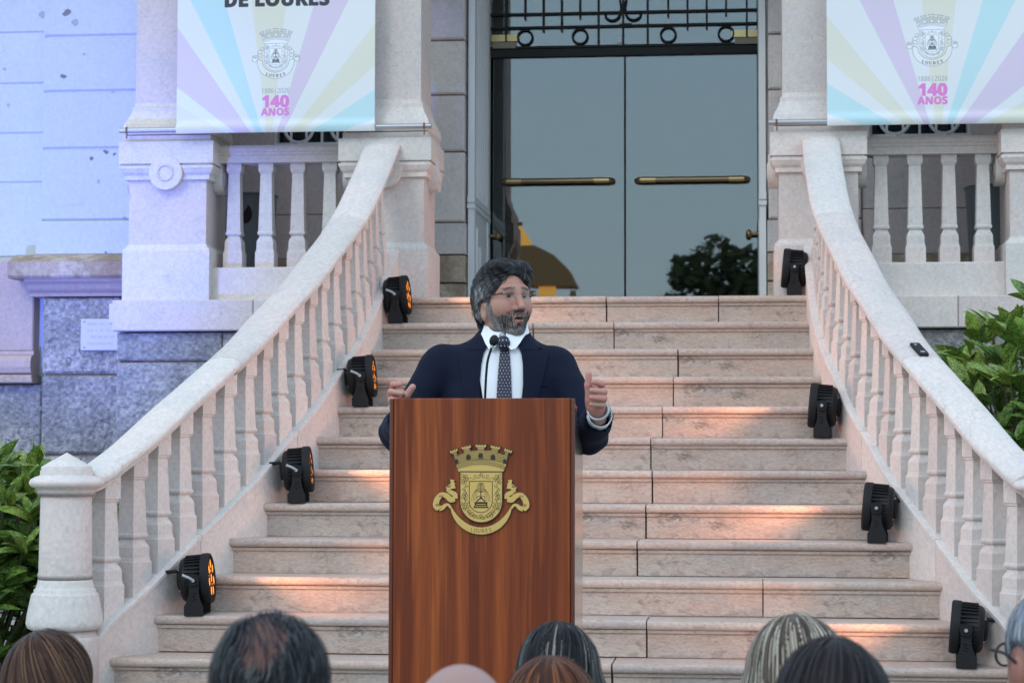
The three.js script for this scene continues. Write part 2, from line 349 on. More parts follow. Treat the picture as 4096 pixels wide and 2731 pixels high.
// ================================================================ portico: podium, pedestals with pillars, balcony rails
structure('portico_floor', boxUV(box(6.1, .12, 2.62, 0, 1.975, -4.62)), M.limeGrey);
const FRONT = -3.3;
for (const s of [-1, 1]) {
  const pd = thing('portico_podium', s < 0 ? 'rough grey stone podium with smooth white band course, left of the stairs' : 'rough grey stone podium with smooth white band course, right of the stairs behind the shrub', 'podium', [0, 0, 0], 0, 'podium walls under the portico');
  const B = (n, a, b, y0, y1, z, m, c) => part(n, s < 0 ? block(-b, -a, y0, y1, z - .3, z, c) : block(a, b, y0, y1, z - .3, z, c), m, pd);
  const rows = [[0, .58], [.592, 1.125], [1.137, 1.668], [1.682, 1.852]], xs = [1.28, 1.86, 2.44, 3.012];
  rows.forEach(([a, b], r) => { const sh = r % 2 ? [1.28, 1.7, 2.34, 3.012] : xs; for (let k = 0; k < 3; k++) B('rough_block', sh[k] + .004, sh[k + 1] - .004, a, b, FRONT - .035, k % 2 ? M.rough : M.rough2, .012); });
  B('backing', 1.25, 2.99, 0, 1.85, FRONT - .06, M.mortar, .002);
  B('band_course', 1.25, 2.13, 1.862, 2.052, FRONT + .02, M.lime, .006); B('band_course', 2.134, 3.022, 1.862, 2.052, FRONT + .02, M.lime2, .006);
}
function pillar(cx, half, label) {
  const t = thing('portico_pillar', label, 'pillar', [cx, 0, FRONT - half], 0, 'stone pillars on pedestals along the portico');
  const L = (n, pr, m = M.lime) => part(n, squareLathe(pr), m, t), k = half / .26;
  L('plinth', [[.265 * k, 2.045], [.265 * k, 2.36], [.258 * k, 2.375], [.245 * k, 2.385], [.24 * k, 2.4]]);
  L('dado', [[.236 * k, 2.38], [.236 * k, 2.815]], M.lime2);
  L('cornice', [[.238 * k, 2.8], [.258 * k, 2.802], [.258 * k, 2.828], [.264 * k, 2.834], [.274 * k, 2.845], [.282 * k, 2.862], [.287 * k, 2.87], [.287 * k, 2.886], [.275 * k, 2.888], [.27 * k, 2.902], [.27 * k, 2.91]]);
  L('cap_block', [[.288 * k, 2.9], [.288 * k, 3.035], [.283 * k, 3.04]]);
  L('bed_slab', [[.266 * k, 3.036], [.266 * k, 3.078]], M.lime2);
  // round bosses at the height of the cornice on front, left and right
  const boss = (x, z, ry) => { const g = sub('boss', t, [x, 2.84, z], ry); part('disc', boxUV(new THREE.CylinderGeometry(.105, .105, .06, 32).rotateX(Math.PI / 2)), M.lime, g); part('ring', new THREE.TorusGeometry(.047, .008, 8, 28).translate(0, 0, .03), M.lime2, g); };
  boss(0, .287 * k - .02, 0); boss(.287 * k - .02, 0, Math.PI / 2); boss(-.287 * k + .02, 0, -Math.PI / 2);
  L('shaft_base', [[.262 * k, 3.085], [.27 * k, 3.1], [.272 * k, 3.12], [.265 * k, 3.15], [.24 * k, 3.2], [.226 * k, 3.236], [.226 * k, 3.262], [.215 * k, 3.266], [.212 * k, 3.29]]);
  L('shaft', [[.212 * k, 3.28], [.205 * k, 5.3]], M.lime2);
}
pillar(-1.317, .26, 'square stone pillar right of the left banner, its pedestal meeting the left handrail');
pillar(1.317, .26, 'square stone pillar left of the right banner, its pedestal meeting the right handrail');
pillar(-2.69, .27, 'leftmost square stone pillar on pedestal, left of the left banner, tinged violet');
pillar(2.69, .27, 'rightmost square stone pillar on pedestal at the right edge');
for (const s of [-1, 1]) {
  const t = thing('balcony_balustrade', s < 0 ? 'short stone balcony balustrade below the left banner' : 'short stone balcony balustrade below the right banner', 'balustrade', [s * 2.005, 0, -3.52], 0, 'balcony balustrades between the pedestals');
  part('plinth', block(-.42, .42, 2.052, 2.258, -.11, .14, .006), M.lime, t);
  part('plinth_top', block(-.42, .42, 2.258, 2.262, -.1, .12, .001), M.lime2, t);
  for (let k = 0; k < 4; k++) part('baluster', porchBal, k % 2 ? M.lime : M.lime2, t, [-.303 + k * .203 + (s > 0 ? -.003 : 0), 2.262 + .098, 0]);
  part('rail', prismX([[-.075, 2.922], [.075, 2.922], [.075, 2.966], [.085, 2.97], [.087, 2.985], [.097, 2.988], [.1, 3.01], [.09, 3.028], [-.09, 3.028], [-.1, 3.01], [-.085, 2.97], [-.075, 2.966]], -.46, .46), M.lime2, t);
}
const beam = thing('portico_entablature', 'pale stone entablature and roof carried by the portico pillars above the frame', 'entablature');
part('beam', block(-3.05, 3.05, 5.28, 5.75, -3.84, -3.24), M.lime, beam);
part('roof_slab', block(-3.1, 3.1, 5.75, 5.95, -5.1, -3.1), M.limeGrey, beam);

// ================================================================ facade behind the portico
const fac = thing('town_hall_facade', 'pale stone facade with banded piers around the glass entrance', 'facade');
const piY = [2.04, 2.28, 2.475, 2.7, 3.19, 3.585, 3.965, 4.36, 4.75, 5.3];
for (const s of [-1, 1]) {
  const X = (a, b) => (s < 0 ? [-b, -a] : [a, b]);
  for (let k = 0; k < piY.length - 1; k++) {
    const low = k < 2, inn = low ? 1.03 : k === 2 ? 1.03 : 1.04;
    part('pier_block', block(...X(inn, 1.66), piY[k] + .006, piY[k + 1] - .006, -5.3, low ? -4.885 : -4.9, k > 2 ? .012 : .005), low ? M.worn : k % 2 ? M.lime : M.limeGrey, fac);
  }
  part('pier_core', block(...X(1.05, 1.65), 2.04, 5.3, -5.29, -4.915, .002), M.mortar, fac);
  // wall below and beside the side window
  part('wall_panel', block(...X(1.665, 3.4), 2.46, 2.765, -5.3, -4.93, .004), M.limeGrey, fac);
  part('wall_panel', block(...X(1.665, 3.4), 2.77, 3.235, -5.3, -4.935, .004), M.limeGrey, fac);
  part('wall_base', block(...X(1.665, 3.4), 2.04, 2.455, -5.3, -4.9, .006), M.worn, fac);
  part('wall_panel', block(...X(1.665, 1.72), 3.205, 5.3, -5.3, -4.935, .003), M.limeGrey, fac);
  part('wall_panel', block(...X(2.4, 3.4), 3.205, 5.3, -5.3, -4.935, .003), M.limeGrey, fac);
  part('jamb_lining', block(...X(1.035, 1.06), 2.04, 5.3, -5.98, -5.31, .004), M.limeGrey, fac);
  // side window with its white iron grille
  const w = sub('side_window', fac, [s * 2.06, 3.24, -5.02]);
  part('glass', box(.68, 2.0, .01, 0, 1.0, -.12), phys({ color: col(.02, .025, .03), roughness: .08, metalness: 0 }), w);
  const bars = [box(.68, .02, .02, 0, .034, 0), box(.68, .02, .02, 0, .33, 0)];
  for (let k = 0; k < 7; k++) bars.push(box(.016, 2, .016, -.33 + k * .11, 1.0, 0));
  part('frame', merge([box(.035, 2, .05, -.335, 1, -.05), box(.035, 2, .05, .335, 1, -.05), box(.7, .03, .05, 0, .015, -.05)]), M.whiteIron, w);
  part('grille', merge(bars), M.whiteIron, w);
  for (const x of [-.165, .165]) { part('grille_ring', new THREE.TorusGeometry(.1, .012, 8, 28).translate(x, .145, .004), M.whiteIron, w); part('grille_knob', new THREE.SphereGeometry(.026, 12, 8).translate(x, .018, .006), M.whiteIron, w); }
}
part('lintel', block(-1.04, 1.04, 4.78, 5.3, -5.98, -4.92), M.limeGrey, fac);

// entrance hall behind the glass
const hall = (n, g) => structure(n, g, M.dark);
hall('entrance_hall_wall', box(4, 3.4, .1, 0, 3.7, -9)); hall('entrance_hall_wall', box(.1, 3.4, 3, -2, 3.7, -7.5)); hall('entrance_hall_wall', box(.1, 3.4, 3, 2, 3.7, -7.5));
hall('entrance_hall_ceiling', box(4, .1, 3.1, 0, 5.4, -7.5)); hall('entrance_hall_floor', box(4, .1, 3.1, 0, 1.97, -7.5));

// ================================================================ glass entrance
const glass = phys({ color: col(.86, .93, .92), transmission: 1, thickness: 0, roughness: .012, ior: 1.95 });
const door = thing('glass_entrance_door', 'double frameless glass entrance door with horizontal brass push bars', 'door', [0, 2.04, -5.9]);
for (const s of [-1, 1]) {
  const lf = sub('door_leaf', door, [.012 + s * .004, 0, 0]);
  part('glass_pane', box(.965, 2.06, .012, s * .4835, 1.035, 0), glass, lf);
  part('edge_seal', box(.005, 2.06, .016, s * .0005, 1.035, .002), M.black, lf);
  const x0 = s * .085, x1 = s * .885, y = 1.062;
  part('push_bar', tube([[x0, y, .012], [x0 + s * .004, y, .05], [x0 + s * .03, y, .068], [x0 + s * .1, y, .07], [(x0 + x1) / 2, y, .07], [x1 - s * .1, y, .07], [x1 - s * .03, y, .068], [x1 - s * .004, y, .05], [x1, y, .012]], .021, 60, 14), M.darkBrass, lf);
  for (const xx of [x0 + s * .06, x1 - s * .06]) part('bar_sleeve', cyl(.0225, .11, 16).rotateZ(Math.PI / 2).translate(xx + (xx === x0 + s * .06 ? s * .02 : -s * .02), y, .07), M.brass, lf);
  part('top_patch_fitting', box(.2, .05, .034, s * .875, 2.125, .03), M.brass, lf); part('hinge_plate', box(.17, .045, .03, s * .88, 2.07, .04), mat({ color: col(.28, .24, .18), metalness: .5, roughness: .5 }), lf);
}
part('lock_plate', box(.055, .045, .03, -.02, 2.1, .012), M.steel, door);
const fr = sub('door_frame', door);
part('head_rail', box(2.03, .056, .03, 0, 2.012, .024), M.iron, fr);
part('side_post', box(.03, 2.7, .06, -1.015, 1.35, -.03), M.iron, fr); part('side_post', box(.03, 2.7, .06, 1.015, 1.35, -.03), M.iron, fr);
part('threshold', box(2.06, .01, .1, 0, .006, 0), M.steel, fr);
const tr = thing('iron_transom_grille', 'black wrought iron grille of bars, rings and scrolls above the glass doors', 'grille', [0, 4.085, -5.86]);
part('transom_glass', box(2.0, .68, .01, 0, .35, -.025), glass, tr);
for (const y of [0, .155, .255]) part('rail', box(2.03, .016, .016, 0, y + (y ? 0 : .008), 0), M.iron, tr);
part('rail', box(2.03, .02, .02, 0, .62, 0), M.iron, tr);
for (const [x, a, b] of [[-.86, .01, .62], [-.72, .215, .62], [-.585, .12, .62], [-.45, .12, .62], [-.315, .215, .62], [-.18, .01, .62], [.0, .01, .62], [.18, .01, .62], [.33, .215, .62], [.47, .12, .62], [.61, .12, .62], [.75, .215, .62], [.9, .01, .62]]) part('bar', box(.014, b - a, .014, x, (a + b) / 2, .002), M.iron, tr);
for (const x of [-.72, -.315, .33, .75]) part('ring', new THREE.TorusGeometry(.054, .008, 8, 28).translate(x, .082, .003), M.iron, tr);
for (const s of [-1, 1]) part('scroll', tube([[s * .13, .262, .004], [s * .125, .22, .004], [s * .085, .195, .004], [s * .04, .21, .004], [s * .018, .255, .004], [s * .018, .32, .004], [s * .05, .45, .004], [s * .1, .56, .004]], .0085, 40, 8), M.iron, tr);
part('collar', box(.09, .018, .02, .02, .162, .004), M.iron, tr);

// old white door leaves folded back against the jambs
for (const s of [-1, 1]) {
  const t = thing('folded_iron_door', s < 0 ? 'pale grey iron door leaf with scroll grille, folded open left of the glass doors' : 'pale grey iron door leaf folded open at the right jamb, seen edge on', 'door', [s * 1.0, 2.04, -4.97], 0, 'folded iron door leaves');
  const Z = (a) => -a; // local depth
  part('stile', box(.045, 2.75, .09, 0, 1.375, -.05), M.whiteIron, t); part('stile', box(.045, 2.75, .11, 0, 1.375, -.86), M.whiteIron, t);
  part('rail', box(.045, .1, .92, 0, .05, -.45), M.whiteIron, t); part('rail', box(.05, .05, .92, 0, .83, -.45), M.whiteIron, t); part('rail', box(.055, .03, .92, 0, .78, -.45), M.whiteIron, t); part('rail', box(.045, .08, .92, 0, 2.7, -.45), M.whiteIron, t);
  part('lower_panel', box(.02, .72, .8, 0, .42, -.45), M.whiteIron, t); part('raised_panel', box(.045, .46, .5, 0, .42, -.45), M.whiteIron, t);
  for (let k = 0; k < 6; k++) part('bar', cyl(.012, 1.84, 8).translate(-s * .012, 1.76, -.15 - k * .118), M.whiteIron, t);
  for (const y of [.97, 2.5]) part('cross_bar', box(.014, .02, .8, 0, y, -.45), M.whiteIron, t);
  for (const z of [-.3, -.58]) { part('scroll', new THREE.TorusGeometry(.06, .009, 8, 24).rotateY(Math.PI / 2).scale(1, 1.9, 1).translate(0, 1.12, z), M.whiteIron, t); part('scroll', new THREE.TorusGeometry(.045, .009, 8, 24).rotateY(Math.PI / 2).scale(1, 1.9, 1).translate(0, 1.7, z), M.whiteIron, t); part('knot', new THREE.SphereGeometry(.025, 10, 8).translate(0, .9, z), M.whiteIron, t); }
  part('knob', merge([cyl(.012, .06, 10).rotateZ(Math.PI / 2).translate(-s * .045, .66, -.84), lathe([[0, 0], [.022, .004], [.032, .02], [.026, .034], [.012, .042], [0, .044]], 18).rotateZ(s * Math.PI / 2).translate(-s * .07, .66, -.84)]), M.darkBrass, t);
  if (s < 0) { part('letter_box', box(.02, .2, .05, .03, .42, -.28), mat({ color: col(.6, .62, .63), roughness: .5 }), t); part('notice', box(.006, .1, .08, .03, .36, -.5).rotateX(-.35).translate(0, .0, -.04), mat({ color: col(.55, .48, .4), roughness: .8 }), t); }
}

// ================================================================ left wing of the building
const wing = thing('wing_wall', 'painted building wing with banded pilaster above a rough stone base, left edge', 'building');
const PY = [2.655, 3.135, 3.52, 3.894, 4.28, 4.67, 5.06, 5.45, 5.84, 6.23];
for (let k = 0; k < PY.length - 1; k++) part('pilaster_block', block(-3.8, -2.7, PY[k] + .007, PY[k + 1] - .007, -4.6, -4.2, .012), M.paint, wing);
part('pilaster_core', block(-3.785, -2.72, 2.4, 6.2, -4.6, -4.214, .002), M.paint, wing);
part('pilaster_base', block(-3.825, -2.7, 2.425, 2.65, -4.6, -4.17, .008), M.paint, wing);
const WY = [2.43, 2.935, 3.27, 3.61, 3.96, 4.31, 4.66, 5.01, 5.36, 5.71, 6.06];
for (let k = 0; k < WY.length - 1; k++) part('wall_band', block(-6, -3.79, WY[k] + .004, WY[k + 1] - .004, -4.7, -4.35, .008), M.paint, wing);
part('wall_core', block(-6, -3.79, 0, 6.05, -4.72, -4.36, .002), M.paint, wing);
const ledge = sub('ledge', wing);
part('ledge_top', prismX([[-4.6, 2.26], [-4.03, 2.26], [-4.015, 2.275], [-4.015, 2.365], [-4.03, 2.372], [-4.17, 2.428], [-4.6, 2.428]], -3.96, -2.7), M.worn, ledge);
part('ledge_moulding', prismX([[-4.6, 2.15], [-4.17, 2.15], [-4.165, 2.175], [-4.14, 2.18], [-4.12, 2.195], [-4.1, 2.225], [-4.07, 2.24], [-4.06, 2.26], [-4.6, 2.26]], -3.86, -2.7), M.pinkStone, ledge);
{ // chips and anchor marks in the paint
  const q = rng(57), chip = mat({ color: col(.2, .2, .21), roughness: .95 });
  for (const [x, y, r] of [[-3.66, 3.63, .02], [-3.64, 4.06, .028], [-3.46, 3.07, .014], [-3.36, 3.115, .018], [-3.3, 3.1, .012], [-3.24, 3.12, .016], [-3.2, 2.45, .012], [-3.12, 2.445, .014], [-3.34, 2.44, .01]]) { const pts = []; for (let k = 0; k < 9; k++) { const a = k / 9 * 6.283, rr = r * (.45 + q() * .75); pts.push([Math.cos(a) * rr * 1.3, Math.sin(a) * rr]); } part('paint_chip', extr(pts, .003).translate(x, y, y < 2.6 ? -4.1715 : -4.2015), chip, wing); }
}
const SY = [0, .55, 1.098, 1.63, 2.15];
for (let k = 0; k < 4; k++) part('rough_block', block(-3.775, -2.9, SY[k] + .008, SY[k + 1] - .008, -4.6, -4.19, .016), k % 2 ? M.rough : M.rough2, wing);
part('backing', block(-3.76, -2.95, 0, 2.14, -4.6, -4.215, .002), M.mortar, wing);
for (const [a, b, y0, y1] of [[-6, -3.795, 1.095, 1.565], [-6, -4.4, .56, 1.085], [-4.39, -3.83, .56, 1.085], [-6, -3.8, 0, .55]]) part('rough_block', block(a, b, y0, y1, -4.7, -4.26, .014), M.rough2, wing);
const wsr = sub('window_surround', wing);
part('jamb', block(-6, -3.86, 1.79, 2.4, -4.7, -4.25, .008), M.pinkStone, wsr);
part('sill_roll', prismX([[-4.6, 1.63], [-4.22, 1.63], [-4.19, 1.645], [-4.175, 1.68], [-4.175, 1.72], [-4.195, 1.755], [-4.24, 1.765], [-4.24, 1.79], [-4.6, 1.79]], -6, -3.85), M.pinkStone, wsr);
part('sill_base', block(-6, -3.835, 1.575, 1.628, -4.7, -4.16, .006), M.worn, wsr);

{ // the same wing on the other side, beyond the frame
  const r = wing.clone(); r.name = numbered('wing_wall'); r.scale.x = -1; scene.add(r);
  r.userData = { label: 'painted building wing beyond the right pillar, outside the right edge', category: 'building' };
}
// ================================================================ coat of arms drawing (flat print / engraving), in its own units
function drawCrest(c, line, fill, dark, fine) {
  const P = (pts, close) => { c.beginPath(); pts.forEach(([x, y], i) => i ? c.lineTo(x, y) : c.moveTo(x, y)); if (close) c.closePath(); };
  c.strokeStyle = line; c.fillStyle = line; c.lineJoin = c.lineCap = 'round';
  // crown
  c.lineWidth = fine ? 7 : 14;
  P(CROWN, true); c.stroke();
  c.save(); P(CROWN, true); c.clip();
  c.lineWidth = fine ? 3 : 7;
  for (let r = 0; r < 9; r++) { // courses of stones follow the arch of the crown
    const y0 = 205 + r * 22;
    c.beginPath(); for (let x = 360; x <= 1310; x += 25) { const y = y0 + Math.pow((x - 838) / 480, 2) * 85; x === 360 ? c.moveTo(x, y) : c.lineTo(x, y); } c.stroke();
    for (let x = 370 + (r % 2) * 14; x < 1310; x += 28) { const y = y0 + Math.pow((x - 838) / 480, 2) * 85; P([[x, y], [x + (x - 838) * .03, y + 22]]); c.stroke(); }
  }
  c.fillStyle = fill; c.beginPath(); c.moveTo(455, 445); c.quadraticCurveTo(838, 295, 1215, 435); c.lineTo(1180, 560); c.lineTo(490, 560); c.closePath(); c.fill(); c.stroke();
  for (let r = 0; r < 3; r++) for (let k = 0; k < 26; k++) { const t = (k + (r % 2) * .5) / 26, x = lerp(470, 1195, t), y = 452 + r * 24 - Math.sin(Math.PI * t) * 72; P([[x, y], [x + 24, y - Math.cos(Math.PI * t) * 7]]); c.stroke(); P([[x, y], [x, y + 22]]); c.stroke(); }
  c.restore();
  for (const [x, y, w] of [[650, 325, 32], [830, 305, 32], [1012, 325, 32], [475, 385, 24], [1185, 385, 24]]) { c.fillStyle = fine ? fill : dark; c.beginPath(); c.moveTo(x - w, y + 42); c.lineTo(x - w, y); c.arc(x, y, w, Math.PI, 0); c.lineTo(x + w, y + 42); c.closePath(); c.fill(); c.lineWidth = 5; c.stroke(); }
  for (const [x, y, w, a] of [[430, 235, 60, -.35], [615, 180, 72, -.2], [833, 160, 80, 0], [1048, 180, 72, .2], [1238, 228, 60, .35]]) { c.save(); c.translate(x, y); c.rotate(a); c.fillStyle = fill; c.fillRect(-w, -14, w * 2, 40); c.lineWidth = fine ? 5 : 7; c.strokeRect(-w, -14, w * 2, 40); for (let k = -1; k <= 1; k++) { c.fillStyle = line; c.fillRect(k * w * .5 - 8, -14, 16, 20); } c.restore(); }
  // shield
  c.fillStyle = fill; c.lineWidth = fine ? 8 : 18;
  const shield = (x0, x1, y0, yb) => { const r = (x1 - x0) / 2; c.beginPath(); c.moveTo(x0, y0); c.lineTo(x1, y0); c.lineTo(x1, yb - r); c.arc((x0 + x1) / 2, yb - r, r, 0, Math.PI); c.closePath(); };
  shield(525, 1155, 545, 1288); c.fill(); c.stroke();
  shield(665, 1005, 685, 1140); c.lineWidth = fine ? 7 : 11; c.stroke();
  // fruiting vine round the border
  const vine = []; for (let k = 0; k <= 40; k++) { const t = k / 40; vine.push(t < .38 ? [lerp(600, 598, t / .38) + Math.sin(k * 1.9) * 16, lerp(640, 1010, t / .38)] : (() => { const a = Math.PI - (t - .38) / .62 * Math.PI / 2; return [840 + Math.cos(a) * 240 + Math.sin(k * 1.9) * 14, 980 + Math.sin(a) * 235]; })()); }
  for (const s of [1, -1]) {
    const X = (x) => s > 0 ? x : 1680 - x;
    c.lineWidth = fine ? 5 : 6; P(vine.map(([x, y]) => [X(x), y])); c.stroke();
    P([[X(600), 640], [X(660), 628], [X(720), 650], [X(790), 640]]); c.stroke();
    vine.forEach(([x, y], k) => {
      if (k % 2) { c.save(); c.translate(X(x) + (k % 4 === 1 ? 30 : -30) * s, y); c.rotate((k % 4 === 1 ? .7 : -.7) * s); c.beginPath(); c.ellipse(0, 0, 10, 22, 0, 0, 7); c.fillStyle = fill; c.fill(); c.stroke(); c.restore(); }
      else if (k % 10 < 4) for (const [dx, dy] of [[-24, -4], [24, 6], [0, -26]]) { c.beginPath(); c.arc(X(x) + dx, y + dy, 17, 0, 7); c.fillStyle = fill; c.fill(); c.stroke(); }
    });
    for (const [x, y] of [[565, 590], [617, 607], [560, 643], [808, 620], [836, 585], [750, 610]]) { c.beginPath(); c.arc(X(x), y, 18, 0, 7); c.fillStyle = fill; c.fill(); c.stroke(); }
  }
  // fountain
  c.fillStyle = dark; c.strokeStyle = dark;
  P([[725, 1075], [955, 1075], [930, 1030], [935, 985], [742, 985], [745, 1030]], true); c.fill();
  c.strokeStyle = fill; c.lineWidth = 9; P([[755, 1050], [925, 1050]]); c.stroke(); P([[770, 1020], [905, 1020]]); c.stroke();
  c.strokeStyle = dark; c.lineWidth = 18; P([[780, 975], [835, 920], [895, 975]]); c.stroke(); c.lineWidth = 14; P([[835, 940], [835, 820]]); c.stroke();
  c.lineWidth = 8; for (const s of [-1, 1]) { c.beginPath(); c.moveTo(835, 925); c.quadraticCurveTo(835 + s * 45, 870, 835 + s * 55, 925); c.stroke(); }
  P([[768, 805], [905, 805], [870, 838], [800, 838]], true); c.stroke(); P([[800, 825], [870, 825]]); c.stroke();
  c.lineWidth = 6; for (const s of [-1, 1]) for (const w of [18, 36, 55]) { c.beginPath(); c.moveTo(835, 720); c.quadraticCurveTo(835 + s * w * .8, 680, 835 + s * w, 800); c.stroke(); }
  c.lineWidth = 11; P([[835, 715], [835, 800]]); c.stroke();
  c.lineWidth = 6; for (const s of [-1, 1]) for (const w of [60, 85, 108, 130]) { c.setLineDash([16, 12]); c.beginPath(); c.moveTo(835 + s * 65, 810); c.quadraticCurveTo(835 + s * w, 850, 835 + s * (w + 5), 975); c.stroke(); c.setLineDash([]); }
  c.strokeStyle = line;
}
const CROWN = [[465, 440], [425, 292], [385, 290], [368, 250], [490, 203], [497, 240], [478, 272], [490, 300], [577, 265], [568, 222], [548, 215], [538, 185], [690, 152], [694, 190], [672, 200], [675, 236], [778, 230], [775, 190], [752, 180], [750, 142], [917, 142], [912, 182], [890, 190], [888, 232], [982, 228], [990, 195], [968, 185], [970, 148], [1128, 178], [1118, 212], [1098, 222], [1085, 265], [1170, 290], [1187, 275], [1168, 240], [1178, 193], [1297, 238], [1283, 278], [1242, 282], [1208, 440], [1172, 530], [1160, 548], [510, 548], [492, 520]];
function arcText(c, str, cx, cy, r, spread, font) { c.font = font; c.textAlign = 'center'; c.textBaseline = 'middle'; [...str].forEach((ch, i) => { const a = Math.PI / 2 + spread * ((str.length - 1) / 2 - i); c.save(); c.translate(cx + Math.cos(a) * r, cy + Math.sin(a) * r); c.rotate(a - Math.PI / 2); c.fillText(ch, 0, 0); c.restore(); }); }
const canvasTex = (w, h, fn) => { const cv = document.createElement('canvas'); cv.width = w; cv.height = h; const c = cv.getContext('2d'); fn(c, w, h); const t = new THREE.CanvasTexture(cv); t.colorSpace = THREE.SRGBColorSpace; t.magFilter = t.minFilter = THREE.LinearFilter; return t; };

// ================================================================ banners on pipes
const BW = 1.237, BH = 1.85; // metres
function bannerTex(mirror) {
  return canvasTex(1024, 1536, (c, W, H) => {
    const s = W / 455, Y = (y) => H - (303 - y) * s; // drawing units: photograph rows, 303 = bottom hem
    c.fillStyle = '#dde2e6'; c.fillRect(0, 0, W, H);
    const ox = (mirror ? 455 - 216 : 216) * s, oy = Y(365), m = mirror ? -1 : 1;
    const ray = (a, b, colr) => { c.fillStyle = colr; c.beginPath(); c.moveTo(ox, oy); for (const t of [a, (a + b) / 2, b]) { const r = t * m * Math.PI / 180; c.lineTo(ox + Math.sin(r) * 3600, oy - Math.cos(r) * 3600); } c.closePath(); c.fill(); };
    const TQ = '#bcdde4', PK = '#d4c8de', YL = '#dadbce';
    ray(-72, -59.2, YL); ray(-52.1, -35.3, PK); ray(-26.9, -16.5, TQ); ray(-7, 5.5, YL); ray(15.6, 26.2, PK); ray(38, 48.7, YL); ray(56.9, 69.6, TQ);
    const cx = 228 * s, dy = mirror ? -6 : 0;
    // crest
    c.save(); const k = .0835 * s; c.translate(cx - 838 * k, Y(122 + dy) - 800 * k); c.scale(k, k);
    const ln = '#6b7280';
    c.strokeStyle = ln; c.lineWidth = 9; c.fillStyle = 'rgba(240,244,248,.35)';
    for (const sg of [1, -1]) { // ribbon
      const X = (x) => 838 + sg * (x - 838), Q = (pts) => { c.beginPath(); pts.forEach(([x, y], i) => i ? c.lineTo(X(x), y) : c.moveTo(X(x), y)); c.closePath(); c.fill(); c.stroke(); };
      Q([[420, 660], [480, 640], [500, 690], [430, 740], [400, 700]]); Q([[400, 730], [470, 720], [460, 790], [400, 830], [330, 800], [350, 750]]); Q([[340, 810], [420, 830], [470, 880], [430, 930], [360, 900]]);
      Q([[330, 860], [200, 880], [180, 1020], [290, 1050], [350, 960]]); for (let q = 0; q < 6; q++) { c.beginPath(); c.moveTo(X(215 + q * 18), 895); c.lineTo(X(212 + q * 18), 930 + q * 4); c.stroke(); }
    }
    c.beginPath(); c.moveTo(330, 970); c.quadraticCurveTo(300, 1440, 838, 1520); c.quadraticCurveTo(1376, 1440, 1346, 970); c.lineTo(1210, 1010); c.quadraticCurveTo(1200, 1290, 838, 1340); c.quadraticCurveTo(476, 1290, 466, 1010); c.closePath(); c.fill(); c.stroke();
    drawCrest(c, ln, 'rgba(232,238,242,1)', '#3b4150', true);
    c.fillStyle = '#3b4150'; arcText(c, 'LOURES', 838, 800, 632, .155, 'bold 112px serif');
    c.restore();
    c.textAlign = 'center'; c.textBaseline = 'alphabetic';
    c.fillStyle = '#98a0aa'; c.font = `${15.5 * s}px sans-serif`; c.save(); c.translate(cx, Y(214.5 + dy)); c.scale(.86, 1); c.fillText('1886|2026', 0, 0); c.restore();
    const heavy = (str, size, y, sx, colr) => { c.save(); c.translate(cx, Y(y)); c.scale(sx, 1); c.font = `bold ${size * s}px sans-serif`; c.fillStyle = c.strokeStyle = colr; c.lineWidth = size * .07 * s; c.lineJoin = 'round'; c.fillText(str, 0, 0); c.strokeText(str, 0, 0); c.restore(); };
    heavy('140', 36, 246 + dy, 1.06, '#d982cc'); heavy('ANOS', 22, 265 + dy, 1.08, '#d982cc');
    heavy('DE LOURES', 44, (mirror ? -60 : 14), 1.06, '#2f333d');
  });
}
for (const s of [-1, 1]) {
  const t = thing('hanging_banner', s < 0 ? 'pastel sunray banner with pink 140 ANOS, dark DE LOURES lettering at its top edge' : 'pastel sunray vinyl banner with crest and pink 140 ANOS, right of the doors', 'banner', [s * 1.985, s < 0 ? 3.072 : 3.062, FRONT + .05], 0, 'sunray banners hung between the pillars');
  const g = new THREE.BoxGeometry(BW, BH, .003, 36, 60, 1).translate(0, BH / 2, 0), p = g.attributes.position;
  for (let i = 0; i < p.count; i++) { const x = p.getX(i), y = p.getY(i); let z = p.getZ(i) + .004 * Math.sin(x * 9 + y * 2) * sstep(0, .5, y) + .003 * Math.sin(y * 7 - x * 3); if (y < .06) z += .02 * Math.sqrt(Math.max(0, 1 - Math.pow((y - .03) / .03, 2))); p.setZ(i, z + .052); }
  g.computeVertexNormals();
  part('cloth', g, mat({ map: bannerTex(s > 0), roughness: .55 }), t);
  part('hem_back', cyl(.026, BW, 16).rotateZ(Math.PI / 2).translate(0, .03, .03), mat({ color: col(.78, .8, .82), roughness: .6 }), t);
  const pp = thing('banner_pipe', s < 0 ? 'galvanised pipe in the hem of the left banner, strapped to both pillars' : 'galvanised pipe in the hem of the right banner, strapped to both pillars', 'pipe', [s * 1.995, s < 0 ? 3.1 : 3.09, FRONT + .05], 0, 'pipes weighting the banners');
  part('tube', cyl(.0165, 1.95, 16).rotateZ(Math.PI / 2).translate(0, 0, .03), M.steel, pp);
  for (const x of [-.93, .93]) part('strap', merge([new THREE.TorusGeometry(.02, .004, 6, 16).rotateY(Math.PI / 2).translate(x, 0, .03), box(.008, .07, .004, x + .004, -.02, .046)]), mat({ color: col(.16, .1, .07), roughness: .9 }), pp);
}

